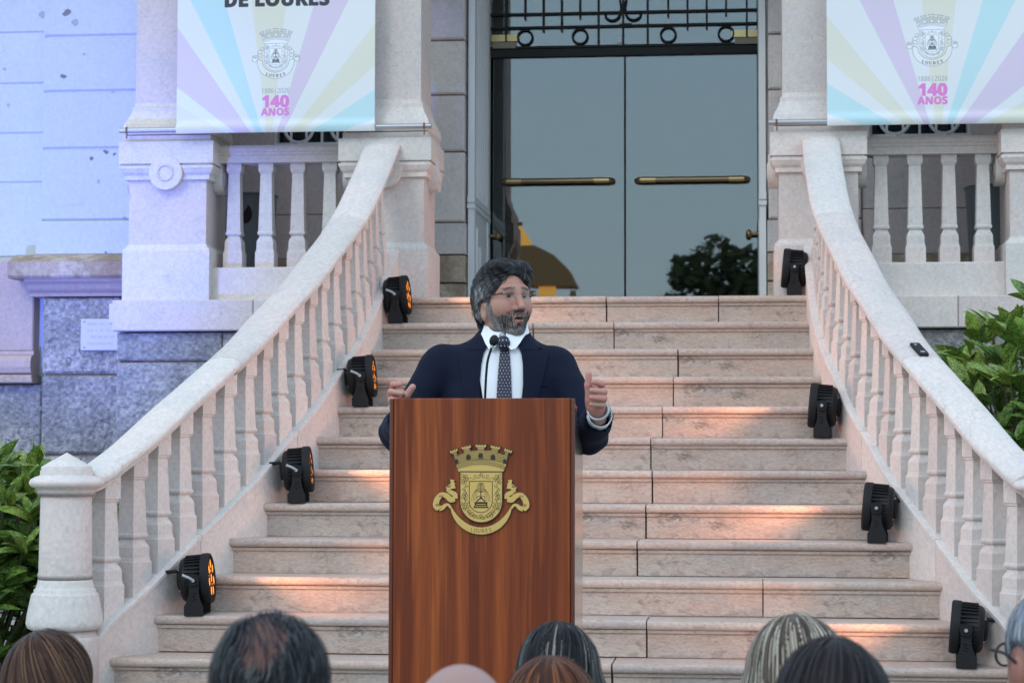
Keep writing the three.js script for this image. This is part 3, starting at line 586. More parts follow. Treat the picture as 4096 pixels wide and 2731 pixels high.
// ================================================================ LED stage lights on the steps
const ledGlow = mat({ color: col(.8, .3, .02), emissive: col(1, .27, .012), emissiveIntensity: 1.6, roughness: .3 });
const violetGlow = mat({ color: col(.2, .2, .8), emissive: col(.3, .3, 1), emissiveIntensity: 4, roughness: .3 });
function makeLight(glow) {
  const t = new THREE.Group(), ax = sub('head', t, [0, .165, 0]); ax.rotation.z = .09;
  const turnX = (g) => g.rotateZ(-Math.PI / 2); // lathe axis y -> +x
  part('housing', turnX(lathe([[0, -.078], [.08, -.078], [.096, -.072], [.104, -.06], [.106, -.05], [.106, .028], [0, .028]], 36)), M.black, ax);
  const fins = []; for (let k = 0; k < 36; k++) { const a = k / 36 * Math.PI * 2; fins.push(box(.074, .012, .0045, -.01, .108, 0).rotateX(a)); }
  part('cooling_fins', merge(fins), M.black, ax);
  part('bezel', turnX(lathe([[.1, .024], [.114, .026], [.118, .03], [.118, .056], [.115, .066], [.108, .069], [.104, .062], [.102, .052], [.0, .052]], 40)), M.blackMatt, ax);
  const lens = cyl(.0215, .008, 20).rotateZ(Math.PI / 2);
  const spots = [[0, 0]]; for (let k = 0; k < 7; k++) spots.push([Math.cos(k / 7 * 6.283) * .066, Math.sin(k / 7 * 6.283) * .066]);
  for (const [a, b] of spots) { part('led_lens', lens, glow, ax, [.0595, a, b]); }
  for (const [a, b] of spots) part('lens_rim', new THREE.TorusGeometry(.025, .003, 6, 18).rotateY(Math.PI / 2), M.black, ax, [.0635, a, b]);
  part('rear_plate', turnX(lathe([[0, -.094], [.04, -.094], [.05, -.086], [.05, -.074], [0, -.074]], 24)), M.blackMatt, ax);
  part('cable_gland', cyl(.009, .06, 12).rotateZ(Math.PI / 2).translate(-.115, .045, .02), M.black, ax);
  for (const [y, z] of [[.05, .05], [.05, -.05], [-.05, .05], [-.05, -.05]]) part('screw', cyl(.004, .006, 8).rotateZ(Math.PI / 2).translate(-.08, y, z), M.steel, ax);
  const arm = new THREE.Shape(); arm.moveTo(-.044, 0); arm.lineTo(.044, 0); arm.lineTo(.044, .04); arm.quadraticCurveTo(.024, .075, .022, .11); arm.quadraticCurveTo(.022, .15, .032, .185); arm.lineTo(-.032, .185); arm.quadraticCurveTo(-.022, .15, -.022, .11); arm.quadraticCurveTo(-.024, .075, -.044, .04); arm.closePath();
  for (const [x, y] of [[0, .085], [.002, .098], [.004, .072]]) { const h = new THREE.Path(); h.moveTo(x - .011, y - .005); h.lineTo(x + .011, y + .002); h.lineTo(x + .011, y + .006); h.lineTo(x - .011, y - .001); h.closePath(); arm.holes.push(h); }
  const ag = extr(arm, .005, .001);
  for (const s of [1, -1]) {
    part('yoke_arm', ag, M.blackMatt, t, [0, .002, s * .118 - .0025]);
    part('pivot_knob', merge([cyl(.026, .016, 20).rotateX(Math.PI / 2).translate(0, .165, s * .128), cyl(.012, .02, 14).rotateX(Math.PI / 2).translate(0, .165, s * .134)]), M.black, t);
    part('pivot_bolt', cyl(.008, .006, 12).rotateX(Math.PI / 2).translate(0, .165, s * .146), M.steel, t);
  }
  part('lock_lever', tube([[-.004, .168, .146], [-.02, .178, .15], [-.05, .19, .15]], .007, 8, 8), M.steel, t);
  part('yoke_base', box(.088, .005, .245, 0, .0025, 0), M.blackMatt, t);
  return t;
}
const protoLight = makeLight(ledGlow);
const LIGHTS = [
  [-1, 11, -1.165, 'black LED stage light glowing amber, top step on the left beside the pillar'], [-1, 8, -1.222, 'black LED stage light glowing amber, second highest of the left row'], [-1, 5, -1.40, 'black LED stage light glowing amber, second lowest of the left row'], [-1, 2, -1.705, 'black LED stage light glowing amber, lowest of the left row near the newel post'],
  [1, 12, 1.165, 'black LED stage light on the landing at the right, highest of the right row'], [1, 7, 1.275, 'black LED stage light with lever, second highest of the right row'], [1, 4, 1.505, 'black LED stage light with lever, second lowest of the right row'], [1, 1, 1.835, 'black LED stage light on the lowest step at the right']];
const up0 = V(0, 1, 0);
LIGHTS.forEach(([s, st, x, label], i) => {
  const o = protoLight.clone(); o.name = numbered('stage_light'); o.userData = { label, category: 'stage light', group: 'LED stage lights set along the stair sides' };
  const z = -(st - 1) * GO - .115 - (st === 12 ? .03 : 0), y = st * RISE + .002;
  o.position.set(x, y, z); o.rotation.y = s < 0 ? [.03, .07, .12, .1][i] : Math.PI - [0, .06, .1, .1][i - 4]; scene.add(o); shade(o);
  const sp = new THREE.SpotLight(col(1, .42, .22), 2.7, 0, .66, .9, 2); sp.name = 'amber_beam';
  const d = V(1, .09, 0).applyAxisAngle(up0, o.rotation.y);
  sp.position.set(x, y + .165, z).addScaledVector(d, .1); sp.target.position.copy(sp.position).addScaledVector(d, 2);
  sp.castShadow = true; sp.shadow.radius = 3; scene.add(sp, sp.target);
});
// violet wash light on the ground left of the frame, shining up at the wing
{
  const o = makeLight(violetGlow); o.name = numbered('stage_light'); o.userData = { label: 'black LED stage light glowing violet on the ground outside the left edge', category: 'stage light', group: 'LED stage lights set along the stair sides' };
  const at = V(-4.3, .25, 1.0), to = V(-3.5, 2.9, -4.2), dir = to.clone().sub(at).normalize();
  o.position.copy(at); o.position.y = .002; o.rotation.y = Math.atan2(-dir.z, dir.x); o.children[0].rotation.z = Math.asin(dir.y); scene.add(o); shade(o);
  const sp = new THREE.SpotLight(col(.13, .2, 1), 105, 0, .36, .8, 2); sp.name = 'violet_beam';
  sp.position.set(at.x, .167, at.z).addScaledVector(dir, .12); sp.target.position.copy(to); sp.castShadow = true; sp.shadow.radius = 4; scene.add(sp, sp.target);
}

// ================================================================ lectern
const woodMap = tex(1024, 1024, (u, v) => {
  const w = u + .006 * Math.sin(v * 5 + u * 9) + .01 * (fbm(u, v, 6, 2, 2, 201) - .5), a = fbm(w, v * .15, 15, 1, 3, 203), b = fbm(w, v, 44, 3, 3, 205), f = fbm(w, v, 260, 14, 2, 207), big = fbm(u, v, 3, 2, 2, 209);
  let c = mix3([106, 46, 18], [143, 70, 29], sstep(.28, .72, a)); c = mix3(c, [172, 92, 42], sstep(.5, .75, b) * .45 * (.5 + big)); c = mix3(c, [92, 38, 17], sstep(.52, .78, fbm(w, v * .2, 9, 1, 3, 211)) * .5);
  return tint(c, .91 + .18 * f);
});
const woodBump = tex(512, 512, (u, v) => 128 + 120 * (fbm(u, v, 200, 8, 3, 207) - .5), false);
const wood = phys({ map: woodMap, bumpMap: woodBump, bumpScale: .0004, roughness: .5, specularIntensity: .6 });
const woodEdge = phys({ map: woodMap, color: col(.55, .5, .48), roughness: .4, clearcoat: .25, clearcoatRoughness: .3 });
const LX = .015, LZ = 2.6, lec = thing('wooden_lectern', 'reddish striped wood lectern with brass coat of arms on its front', 'lectern', [LX, 0, LZ]);
const uvWood = (g, k = .7, o = 0) => { boxUV(g); const uv = g.attributes.uv; for (let i = 0; i < uv.count; i++) uv.setXY(i, uv.getX(i) * k + .5 + o, uv.getY(i) * .75); return g; };
part('front_panel', uvWood(block(-.289, .289, .02, 1.271, -.022, 0, .0025), 1.55), wood, lec);
for (const s of [-1, 1]) part('edge_strip', uvWood(block(s > 0 ? .2895 : -.303, s > 0 ? .303 : -.2895, .02, 1.27, -.024, -.0005, .003), 1, .3), woodEdge, lec);
const sideShine = phys({ color: col(.5, .46, .42), metalness: .9, roughness: .16 });
for (const s of [-1, 1]) part('side_panel', extr([[0, .02], [.34, .02], [.34, 1.1], [0, 1.262]], .018, .002).rotateY(Math.PI / 2).translate(s > 0 ? .284 : -.302, 0, -.026), sideShine, lec);
part('desk_top', box(.566, .018, .36).rotateX(.44).translate(0, 1.17, -.2), wood, lec);
part('foot_board', uvWood(block(-.32, .32, 0, .02, -.44, .01, .003)), wood, lec);
part('inner_shelf', box(.56, .016, .3, 0, .72, -.19), wood, lec);
// brass arms: crown, shield, ribbons; engraved lines come with the metal's print
const K = .1525 / 690, ex = (x) => (x - 838) * K, ey = (y) => (800 - y) * K;
const crestTex = canvasTex(1024, 1024, (c) => {
  c.fillStyle = '#d6b468'; c.fillRect(0, 0, 1024, 1024);
  for (let i = 0; i < 2600; i++) { c.strokeStyle = `rgba(${R0() < .5 ? '235,215,150' : '110,85,40'},.10)`; const x = R0() * 1024, y = R0() * 1024; c.beginPath(); c.moveTo(x, y); c.lineTo(x + 40, y + 22); c.stroke(); }
  const k = 512 / 690; c.setTransform(k, 0, 0, k, 512 - 838 * k, 512 - 800 * k);
  drawCrest(c, '#40362a', '#d6b468', '#3a332b', false);
  c.fillStyle = '#40362a'; arcText(c, 'LOURES', 838, 760, 646, .085, '74px sans-serif');
  c.strokeStyle = '#5a4a34'; c.lineWidth = 5; for (const s of [1, -1]) { const X = (x) => 838 + s * (x - 838); for (let q = 0; q < 7; q++) { c.beginPath(); c.moveTo(X(170 + q * 9), 1015); c.lineTo(X(172 + q * 9), 1050); c.stroke(); c.beginPath(); c.moveTo(X(215 + q * 10), 890); c.lineTo(X(217 + q * 10), 915); c.stroke(); c.beginPath(); c.moveTo(X(335 + q * 8), 745); c.lineTo(X(330 + q * 8), 775); c.stroke(); } }
});
const brassPlate = mat({ map: crestTex, metalness: .45, roughness: .34 }), brassSide = mat({ color: col(.13, .1, .07), metalness: .6, roughness: .5 });
const emb = sub('coat_of_arms', lec, [0, .976, .001]);
const plate = (n, g) => { const p = g.attributes.position, uv = new Float32Array(p.count * 2); for (let i = 0; i < p.count; i++) { uv[i * 2] = p.getX(i) / .1525 / 2 + .5; uv[i * 2 + 1] = p.getY(i) / .1525 / 2 + .5; } g.setAttribute('uv', new THREE.BufferAttribute(uv, 2)); return part(n, g, brassPlate, emb); };
const backing = (pts, o) => part('backing_plate', extr(pts, .004).translate(0, 0, o ?? 0), brassSide, emb);
const shp = (pts) => pts.map(([x, y]) => [ex(x), ey(y)]);
const grow = (pts, k) => { const cx = pts.reduce((a, p) => a + p[0], 0) / pts.length, cy = pts.reduce((a, p) => a + p[1], 0) / pts.length; return pts.map(([x, y]) => { const dx = x - cx, dy = y - cy, l = Math.hypot(dx, dy) || 1; return [x + dx / l * k, y + dy / l * k]; }); };
const crownPts = shp(CROWN.slice().reverse()); plate('crown', extr(crownPts, .007, .001).translate(0, 0, .001)); backing(grow(crownPts, .002));
const shieldPts = [[525, 549], [525, 973]]; for (let k = 1; k < 24; k++) { const a = Math.PI - k / 24 * Math.PI; shieldPts.push([840 + Math.cos(a) * 315, 973 + Math.sin(a) * 315]); } shieldPts.push([1155, 973], [1155, 549]);
plate('shield', extr(shp(shieldPts), .008, .0015, 2).translate(0, 0, .001)); backing(grow(shp(shieldPts), .0022));
function strip(pts, widths, depth, z, n = 8) { // flat band of given widths following a curve
  const cv = new THREE.CatmullRomCurve3(pts.map(([x, y]) => V(ex(x), ey(y), 0))), N = pts.length * n, pos = [], L = [], Rr = [];
  for (let i = 0; i <= N; i++) { const t = i / N, p = cv.getPoint(t), d = cv.getTangent(t), wi = t * (widths.length - 1), k = Math.min(widths.length - 2, Math.floor(wi)), w = lerp(widths[k], widths[k + 1], wi - k) * K / 2; L.push([p.x - d.y * w, p.y + d.x * w]); Rr.push([p.x + d.y * w, p.y - d.x * w]); }
  const q = (a, b, c, d) => pos.push(...a, ...b, ...c, ...a, ...c, ...d), F = (p) => [p[0], p[1], z + depth], B = (p) => [p[0], p[1], z];
  for (let i = 0; i < N; i++) { q(F(Rr[i]), F(Rr[i + 1]), F(L[i + 1]), F(L[i])); q(B(Rr[i]), B(Rr[i + 1]), F(Rr[i + 1]), F(Rr[i])); q(F(L[i]), F(L[i + 1]), B(L[i + 1]), B(L[i])); }
  q(B(L[0]), B(Rr[0]), F(Rr[0]), F(L[0])); q(F(L[N]), F(Rr[N]), B(Rr[N]), B(L[N]));
  const g = new THREE.BufferGeometry(); g.setAttribute('position', new THREE.Float32BufferAttribute(pos, 3)); g.computeVertexNormals(); g.setAttribute('uv', new THREE.BufferAttribute(new Float32Array(pos.length / 3 * 2), 2)); return g;
}
const scrollPts = [[392, 1060], [430, 1150], [500, 1250], [590, 1330], [700, 1385], [838, 1408], [976, 1385], [1086, 1330], [1176, 1250], [1246, 1150], [1284, 1060]];
plate('scroll', strip(scrollPts, [14, 48, 76, 92, 98, 100, 98, 92, 76, 48, 14], .005, .003)); part('backing_plate', strip(scrollPts, [26, 62, 90, 106, 112, 114, 112, 106, 90, 62, 26], .0035, .0005), brassSide, emb);
for (const s of [1, -1]) {
  const X = (l) => l.map(([x, y]) => [838 + s * (x - 838), y]);
  for (const [pts, w, z] of [[X([[412, 662], [408, 690], [425, 735]]), [70, 40, 70], .003], [X([[450, 745], [380, 765], [330, 800]]), [86, 70, 60], .004], [X([[335, 800], [400, 850], [450, 880], [455, 940]]), [56, 62, 70, 76], .002], [X([[452, 945], [390, 950], [330, 900], [270, 880], [215, 890]]), [70, 84, 76, 66, 62], .0035], [X([[230, 890], [180, 970], [175, 1040], [220, 1090]]), [74, 84, 96, 80], .0045], [X([[215, 1085], [270, 1070], [310, 1035], [350, 1030], [392, 1075]]), [76, 60, 46, 36, 30], .0025]]) {
    plate('ribbon_fold', strip(pts, w, .0045, z)); part('backing_plate', strip(pts, w.map((q) => q + 16), .003, z - .0025), brassSide, emb);
  }
}
// microphone
const mic = thing('gooseneck_microphone', 'slim black gooseneck microphone rising from the lectern', 'microphone', [.004, 1.19, 2.42]);
part('base', cyl(.016, .03, 16).translate(0, .0, 0), M.black, mic);
part('stem', tube([[0, 0, 0], [.001, .1, .004], [.008, .2, .01], [.02, .245, .012], [.026, .262, .014]], .0042, 30, 10), M.black, mic);
part('collar', cyl(.007, .018, 12).rotateZ(-.3).translate(.0265, .262, .014), M.steel, mic);
part('foam_head', new THREE.SphereGeometry(.0155, 20, 14).scale(1, 1.25, 1).rotateZ(-.3).translate(.031, .278, .014), M.blackMatt, mic);

// ================================================================ litter bins
const binMat = mat({ color: col(.13, .15, .165), metalness: .2, roughness: .42 });
for (const [x, label, hx] of [[-2.405, 'grey metal litter bin with oval opening behind the balusters below the left banner', .02], [2.47, 'grey metal litter bin with oval opening behind the balusters below the right banner', .06]]) {
  const t = thing('litter_bin', label, 'litter bin', [x, 2.036, -4.3], 0, 'grey litter bins in the portico');
  part('body', lathe([[0, 0], [.14, 0], [.145, .02], [.185, .78], [.18, .78], [.14, .03], [0, .03]], 40), binMat, t);
  part('rim', new THREE.TorusGeometry(.186, .008, 8, 40).rotateX(Math.PI / 2).translate(0, .782, 0), binMat, t);
  const ov = new THREE.Shape(); ov.absellipse(0, 0, .042, .062, 0, Math.PI * 2);
  part('opening', extr(ov, .006, .001).translate(hx, .645, .172), M.black, t);
}

// ================================================================ marble plaque and the small device
const plaque = thing('marble_plaque', 'small white marble plaque with faint engraving on the rough stone wall', 'plaque', [-3.37, 1.894, -4.19]);
part('slab', block(-.135, .135, -.105, .105, 0, .025, .003), mat({ map: canvasTex(512, 400, (c, W, H) => { c.fillStyle = '#c9c8c6'; c.fillRect(0, 0, W, H); c.fillStyle = 'rgba(120,122,130,.55)'; c.font = '46px serif'; c.textAlign = 'left'; for (let i = 0; i < 3; i++) for (let k = 0; k < 26; k++) if (R0() < .8) c.fillRect(90 + (i === 2 ? 40 : 0) + k * 15, 50 + i * 82, 4 + R0() * 3, 34); c.fillText('FERNANDO SO', 90, 331); }), roughness: .6 }), plaque);
{ const g = plaque.children[0].geometry, p = g.attributes.position, uv = g.attributes.uv; for (let i = 0; i < p.count; i++) uv.setXY(i, (p.getX(i) + .135) / .27, (p.getY(i) + .105) / .21); }
for (const y of [-.085, .085]) part('screw', cyl(.005, .006, 10).rotateX(Math.PI / 2).translate(-.11, y, .027), M.darkBrass, plaque);
const dev = thing('handrail_device', 'small flat black device lying on the right handrail', 'device', [0, 0, 0]);
{
  const z = -.955, x = halfWidth(z) + .098, d = (halfWidth(z + .02) - halfWidth(z - .02)) / .04;
  dev.position.set(x, railY(z) + .046, z); dev.rotation.order = 'YXZ'; dev.rotation.set(Math.atan(RISE / GO / Math.hypot(1, d)), Math.atan(d), 0);
  part('case', block(-.024, .024, 0, .014, -.062, .062, .003), M.black, dev); part('label_strip', box(.022, .001, .012, 0, .0145, .036), mat({ color: col(.4, .4, .4) }), dev); part('label_strip', box(.012, .001, .01, -.006, .0145, -.038), mat({ color: col(.4, .4, .4) }), dev);
}

// ================================================================ spotted laurel shrubs
const leafTex = (seed, base, spot) => tex(128, 256, (u, v) => {
  const x = Math.abs(u - .5) * 2; let c = mix3(base, tint(base, .72), sstep(.35, .7, fbm(u, v, 5, 7, 3, seed)));
  const sp = fbm(u, v, 22, 34, 2, seed + 3), den = fbm(u, v, 3, 3, 2, seed + 5); c = mix3(c, [196, 190, 96], sstep(.7 - den * .16, .74 - den * .14, sp) * spot);
  c = mix3(c, tint(base, 1.35), sstep(.05, .015, x) * .6); const side = Math.abs(((v * 9 - x * 1.2) % 1) - .5); c = mix3(c, tint(base, 1.2), sstep(.06, .02, side) * .3);
  return tint(c, .88 + .24 * fbm(u, v, 40, 60, 2, seed + 8));
});
const leafMats = [[301, [98, 140, 60], .9], [321, [78, 122, 52], .6], [341, [122, 160, 70], .9], [361, [116, 138, 50], .8]].map(([s, b, k]) => phys({ map: leafTex(s, b, k), roughness: .42, transmission: .12, thickness: 0, specularIntensity: .7 }));
function leafGeo(L, w, curl, fold) {
  const n = 7, pos = [], uv = [], pt = (i, s) => { const t = i / n, ww = w * Math.pow(Math.sin(Math.PI * Math.min(1, .06 + t * .94)), .75) * (t < .5 ? 1 : .96) * (s ? 1 + .06 * ((i * 7) % 3 - 1) : 1), b = -curl * t * t * L; return [[s * ww / 2, t * L * Math.cos(curl * t * .5), b + Math.abs(s) * ww * fold], [s * .5 * (ww / w) + .5, t]]; };
  const tri = (...v) => v.forEach(([p, q]) => { pos.push(...p); uv.push(...q); });
  for (let i = 0; i < n; i++) for (const s of [-1, 1]) { const a = pt(i, 0), b = pt(i, s), c = pt(i + 1, s), d = pt(i + 1, 0); s > 0 ? (tri(a, b, c), tri(a, c, d)) : (tri(a, c, b), tri(a, d, c)); }
  const g = new THREE.BufferGeometry(); g.setAttribute('position', new THREE.Float32BufferAttribute(pos, 3)); g.setAttribute('uv', new THREE.Float32BufferAttribute(uv, 2)); g.computeVertexNormals(); return creased(g, 1);
}
const leafGeos = [leafGeo(.15, .062, .35, .18), leafGeo(.13, .05, .7, .12), leafGeo(.16, .058, .15, .25), leafGeo(.11, .05, .5, .2)];
function shrub(label, c, r, nCl, seed, cut, seen) {
  const t = thing('laurel_shrub', label, 'shrub', [c[0], 0, c[2]], 0, 'spotted laurel shrubs beside the stairs'), q = rng(seed), stems = [], inner = [];
  const O = new THREE.Object3D(); let count = 0;
  const place = (cl, up, n, keep) => {
    for (let k = 0; k < n; k++) {
      const a = k * 2.4 + q() * .8, tilt = .5 + q() * .75, dir = V(Math.cos(a) * Math.sin(tilt), Math.cos(tilt), Math.sin(a) * Math.sin(tilt));
      dir.addScaledVector(up, .55).normalize();
      const side = V(q() - .5, q() * .6, q() - .5).cross(dir).normalize(), nrm = side.clone().cross(dir).normalize(); if (nrm.y < 0) { nrm.negate(); side.negate(); }
      O.matrix.makeBasis(side, dir, nrm); O.quaternion.setFromRotationMatrix(O.matrix); O.position.copy(cl).addScaledVector(dir, .012); O.scale.setScalar(.85 + q() * .5); O.updateMatrix();
      const gi = Math.floor(q() * 4), mi = Math.floor(q() * q() * 4);
      if (keep && count < 296) { const m = part('leaf', leafGeos[gi], leafMats[mi], t); m.position.copy(O.position); m.quaternion.copy(O.quaternion); m.scale.copy(O.scale); count++; }
      else inner.push(leafGeos[gi].clone().applyMatrix4(O.matrix));
    }
  };
  for (let i = 0; i < nCl; i++) {
    const a = i * 2.39996, h = 1 - (i + .5) / nCl * 1.25, rr = Math.sqrt(Math.max(0, 1 - h * h)), rad = .86 + q() * .2;
    const dn = V(rr * Math.cos(a), h, rr * Math.sin(a)), p = V(dn.x * r[0] * rad, c[1] + dn.y * r[1] * rad, dn.z * r[2] * rad); if (p.y < .06) p.y = .06 + q() * .12; // shrub stands on the ground
    if (cut && cut(p.x + c[0], p.z + c[2])) continue;
    if (!seen(dn)) continue;
    stems.push(tube([[dn.x * .12, .02, dn.z * .12], [p.x * .55, p.y * .5, p.z * .55], [p.x, p.y, p.z]], .006, 8, 5));
    place(p, dn, 7 + Math.floor(q() * 3), dn.z > -.45);
  }
  for (let i = 0; i < 210; i++) { const p = V((q() * 2 - 1), q() * 2 - 1, (q() * 2 - 1)); if (p.length() > 1) continue; p.multiplyScalar(.85); p.set(p.x * r[0], c[1] + p.y * r[1], p.z * r[2]); if (p.y < .05) continue; if (cut && cut(p.x + c[0], p.z + c[2])) continue; place(p, V(0, .4, .4), 6, false); }
  part('stems', merge(stems), mat({ color: col(.07, .075, .03), roughness: .9 }), t);
  const f = part('inner_foliage', merge(inner), leafMats[1], t); f.userData.kind = 'stuff';
}
shrub('yellow-spotted laurel shrub behind the newel post on the left', [-2.86, .42, -.62], [.68, .62, .5], 110, 401, (x, z) => x > -(halfWidth(z) + .2), (d) => d.x > -.5);
shrub('yellow-spotted laurel shrub overhanging the right handrail', [2.42, .85, -1.75], [.62, .98, .9], 150, 417, (x, z) => x < halfWidth(z) + .22, (d) => d.x < .4);
for (const [s, x, z, w, d] of [[-1, -2.9, -.9, 1.3, 2.4], [1, 2.8, -1.4, 1.5, 3.4]]) { const b = structure('planting_soil', boxUV(box(w, .03, d, x, .014, z)), mat({ color: col(.04, .03, .022), roughness: 1 })); }

// ================================================================ behind the camera: what the door glass mirrors
{
  const t = thing('stage_canopy', 'brown event canopy lit yellow from inside, mirrored in the left glass door', 'canopy', [-4.6, -.5, 24]);
  const cloth = mat({ color: col(.42, .25, .11), roughness: .8, side: THREE.DoubleSide }), lit = mat({ color: col(.7, .4, .08), emissive: col(1, .5, .1), emissiveIntensity: 1.5, roughness: .8 });
  const pr = [[-1.6, 5.3], [-1.6, 6.05], [1.15, 6.05], [1.55, 5.85], [1.85, 5.55], [2.02, 5.2]];
  part('roof', extr(pr, 1).translate(0, 0, -1.5), cloth, t);
  for (const [x, z] of [[-1.5, -1.4], [1.1, -1.4], [1.95, -1.4], [-1.5, 1.4], [1.1, 1.4], [1.95, 1.4]]) part('post', box(.12, 5.1, .12, x, 2.55, z), cloth, t);
  part('lit_panel', box(.5, 1.3, .04, .45, 4.75, -1.3), lit, t); part('lit_panel', box(.36, .7, .04, 1.4, 4.85, -1.3), lit, t);
  part('gable_light', extr([[.68, 6.06], [1.1, 6.06], [.7, 6.75]], .05).translate(0, 0, -1.4), lit, t);
}
{
  const q = rng(611), t = thing('park_tree', 'dark leafy tree across the plaza, mirrored in the right glass door', 'tree', [.1, -.5, 42]);
  part('trunk', lathe([[0, 0], [.22, 0], [.16, 1.5], [.12, 4], [.06, 6], [0, 6.2]], 10), mat({ color: col(.06, .045, .035), roughness: .95 }), t);
  const lf = [], quadL = () => { const g = new THREE.PlaneGeometry(.16, .3, 1, 1); return g; };
  const blobs = [[-.9, 7.2, 0, .6], [-.1, 7.6, .2, .75], [.8, 7.3, 0, .7], [1.1, 6.6, .1, .7], [-.5, 6.5, 0, .9], [.3, 6.4, .2, 1.0], [-1.3, 6.1, 0, .5], [0, 5.6, 0, 1.1], [1.3, 5.7, 0, .7], [-1.7, 5.4, .1, .5]];
  for (const [x, y, z, r] of blobs) for (let k = 0; k < 260 * r; k++) { const d = V(q() * 2 - 1, q() * 2 - 1, q() * 2 - 1).normalize().multiplyScalar(r * Math.cbrt(q())); lf.push(quadL().rotateZ(q() * 6.3).rotateX(q() * 3).rotateY(q() * 3).translate(x + d.x, y + d.y, z + d.z)); }
  part('crown', merge(lf), mat({ color: col(.075, .095, .028), roughness: .8 }), t);
}
// ================================================================ people: distance fields meshed with surface nets
function meshSDF(f, lo, hi, h, colour) {
  const n = [0, 1, 2].map((k) => Math.ceil((hi[k] - lo[k]) / h) + 1), [nx, ny, nz] = n, val = new Float32Array(nx * ny * nz), id = (i, j, k) => i + nx * (j + ny * k);
  for (let k = 0; k < nz; k++) for (let j = 0; j < ny; j++) for (let i = 0; i < nx; i++) val[id(i, j, k)] = f(lo[0] + i * h, lo[1] + j * h, lo[2] + k * h);
  const vid = new Int32Array(nx * ny * nz).fill(-1), pos = [], idx = [];
  const E = [[0, 1], [0, 2], [0, 4], [1, 3], [1, 5], [2, 3], [2, 6], [3, 7], [4, 5], [4, 6], [5, 7], [6, 7]];
  for (let k = 0; k < nz - 1; k++) for (let j = 0; j < ny - 1; j++) for (let i = 0; i < nx - 1; i++) {
    const c = []; let m = 0; for (let q = 0; q < 8; q++) { const v = val[id(i + (q & 1), j + (q >> 1 & 1), k + (q >> 2))]; c.push(v); if (v < 0) m++; }
    if (!m || m === 8) continue;
    let x = 0, y = 0, z = 0, t = 0;
    for (const [a, b] of E) if ((c[a] < 0) !== (c[b] < 0)) { const s = c[a] / (c[a] - c[b]); x += (a & 1) + s * ((b & 1) - (a & 1)); y += (a >> 1 & 1) + s * ((b >> 1 & 1) - (a >> 1 & 1)); z += (a >> 2) + s * ((b >> 2) - (a >> 2)); t++; }
    vid[id(i, j, k)] = pos.length / 3; pos.push(lo[0] + (i + x / t) * h, lo[1] + (j + y / t) * h, lo[2] + (k + z / t) * h);
  }
  const quad = (a, b, c, d, flip) => { if (a < 0 || b < 0 || c < 0 || d < 0) return; flip ? idx.push(a, c, b, a, d, c) : idx.push(a, b, c, a, c, d); };
  for (let k = 1; k < nz - 1; k++) for (let j = 1; j < ny - 1; j++) for (let i = 1; i < nx - 1; i++) {
    const v = val[id(i, j, k)] < 0;
    if (v !== val[id(i + 1, j, k)] < 0) quad(vid[id(i, j - 1, k - 1)], vid[id(i, j, k - 1)], vid[id(i, j, k)], vid[id(i, j - 1, k)], !v);
    if (v !== val[id(i, j + 1, k)] < 0) quad(vid[id(i - 1, j, k - 1)], vid[id(i - 1, j, k)], vid[id(i, j, k)], vid[id(i, j, k - 1)], !v);
    if (v !== val[id(i, j, k + 1)] < 0) quad(vid[id(i - 1, j - 1, k)], vid[id(i, j - 1, k)], vid[id(i, j, k)], vid[id(i - 1, j, k)], !v);
  }
  const g = new THREE.BufferGeometry(), N = pos.length / 3, nor = new Float32Array(N * 3), cl = colour && new Float32Array(N * 3), e = h * .4;
  for (let i = 0; i < N; i++) {
    const [x, y, z] = [pos[i * 3], pos[i * 3 + 1], pos[i * 3 + 2]], a = f(x + e, y, z) - f(x - e, y, z), b = f(x, y + e, z) - f(x, y - e, z), c = f(x, y, z + e) - f(x, y, z - e), l = Math.hypot(a, b, c) || 1;
    nor.set([a / l, b / l, c / l], i * 3); if (colour) cl.set(colour(x, y, z, a / l, b / l, c / l), i * 3);
  }
  g.setAttribute('position', new THREE.Float32BufferAttribute(pos, 3)); g.setAttribute('normal', new THREE.BufferAttribute(nor, 3)); if (colour) g.setAttribute('color', new THREE.BufferAttribute(cl, 3)); g.setIndex(idx);
  return g;
}
const smin = (a, b, k) => { const h = Math.max(k - Math.abs(a - b), 0) / k; return Math.min(a, b) - h * h * k * .25; };
const smax = (a, b, k) => -smin(-a, -b, k);
const cap = (x, y, z, a, b, r1, r2) => { const ax = b[0] - a[0], ay = b[1] - a[1], az = b[2] - a[2], px = x - a[0], py = y - a[1], pz = z - a[2], t = clamp((px * ax + py * ay + pz * az) / (ax * ax + ay * ay + az * az)); return Math.hypot(px - ax * t, py - ay * t, pz - az * t) - lerp(r1, r2, t); };
const ell = (x, y, z, c, r) => { const X = x - c[0], Y = y - c[1], Z = z - c[2], k0 = Math.hypot(X / r[0], Y / r[1], Z / r[2]), k1 = Math.hypot(X / (r[0] * r[0]), Y / (r[1] * r[1]), Z / (r[2] * r[2])); return k1 ? k0 * (k0 - 1) / k1 : -r[0]; };
const chain = (x, y, z, pts, r, k = .004) => { let d = 9; for (let i = 0; i < pts.length - 1; i++) d = smin(d, cap(x, y, z, pts[i], pts[i + 1], r[i], r[i + 1]), k); return d; };
const n3 = (x, y, z, s) => (vn(x + 31.7, y + 17.3, 4096, 4096, s) + vn(y + 11.1, z + 43.9, 4096, 4096, s + 5) + vn(z + 7.7, x + 3.1, 4096, 4096, s + 9)) / 3;
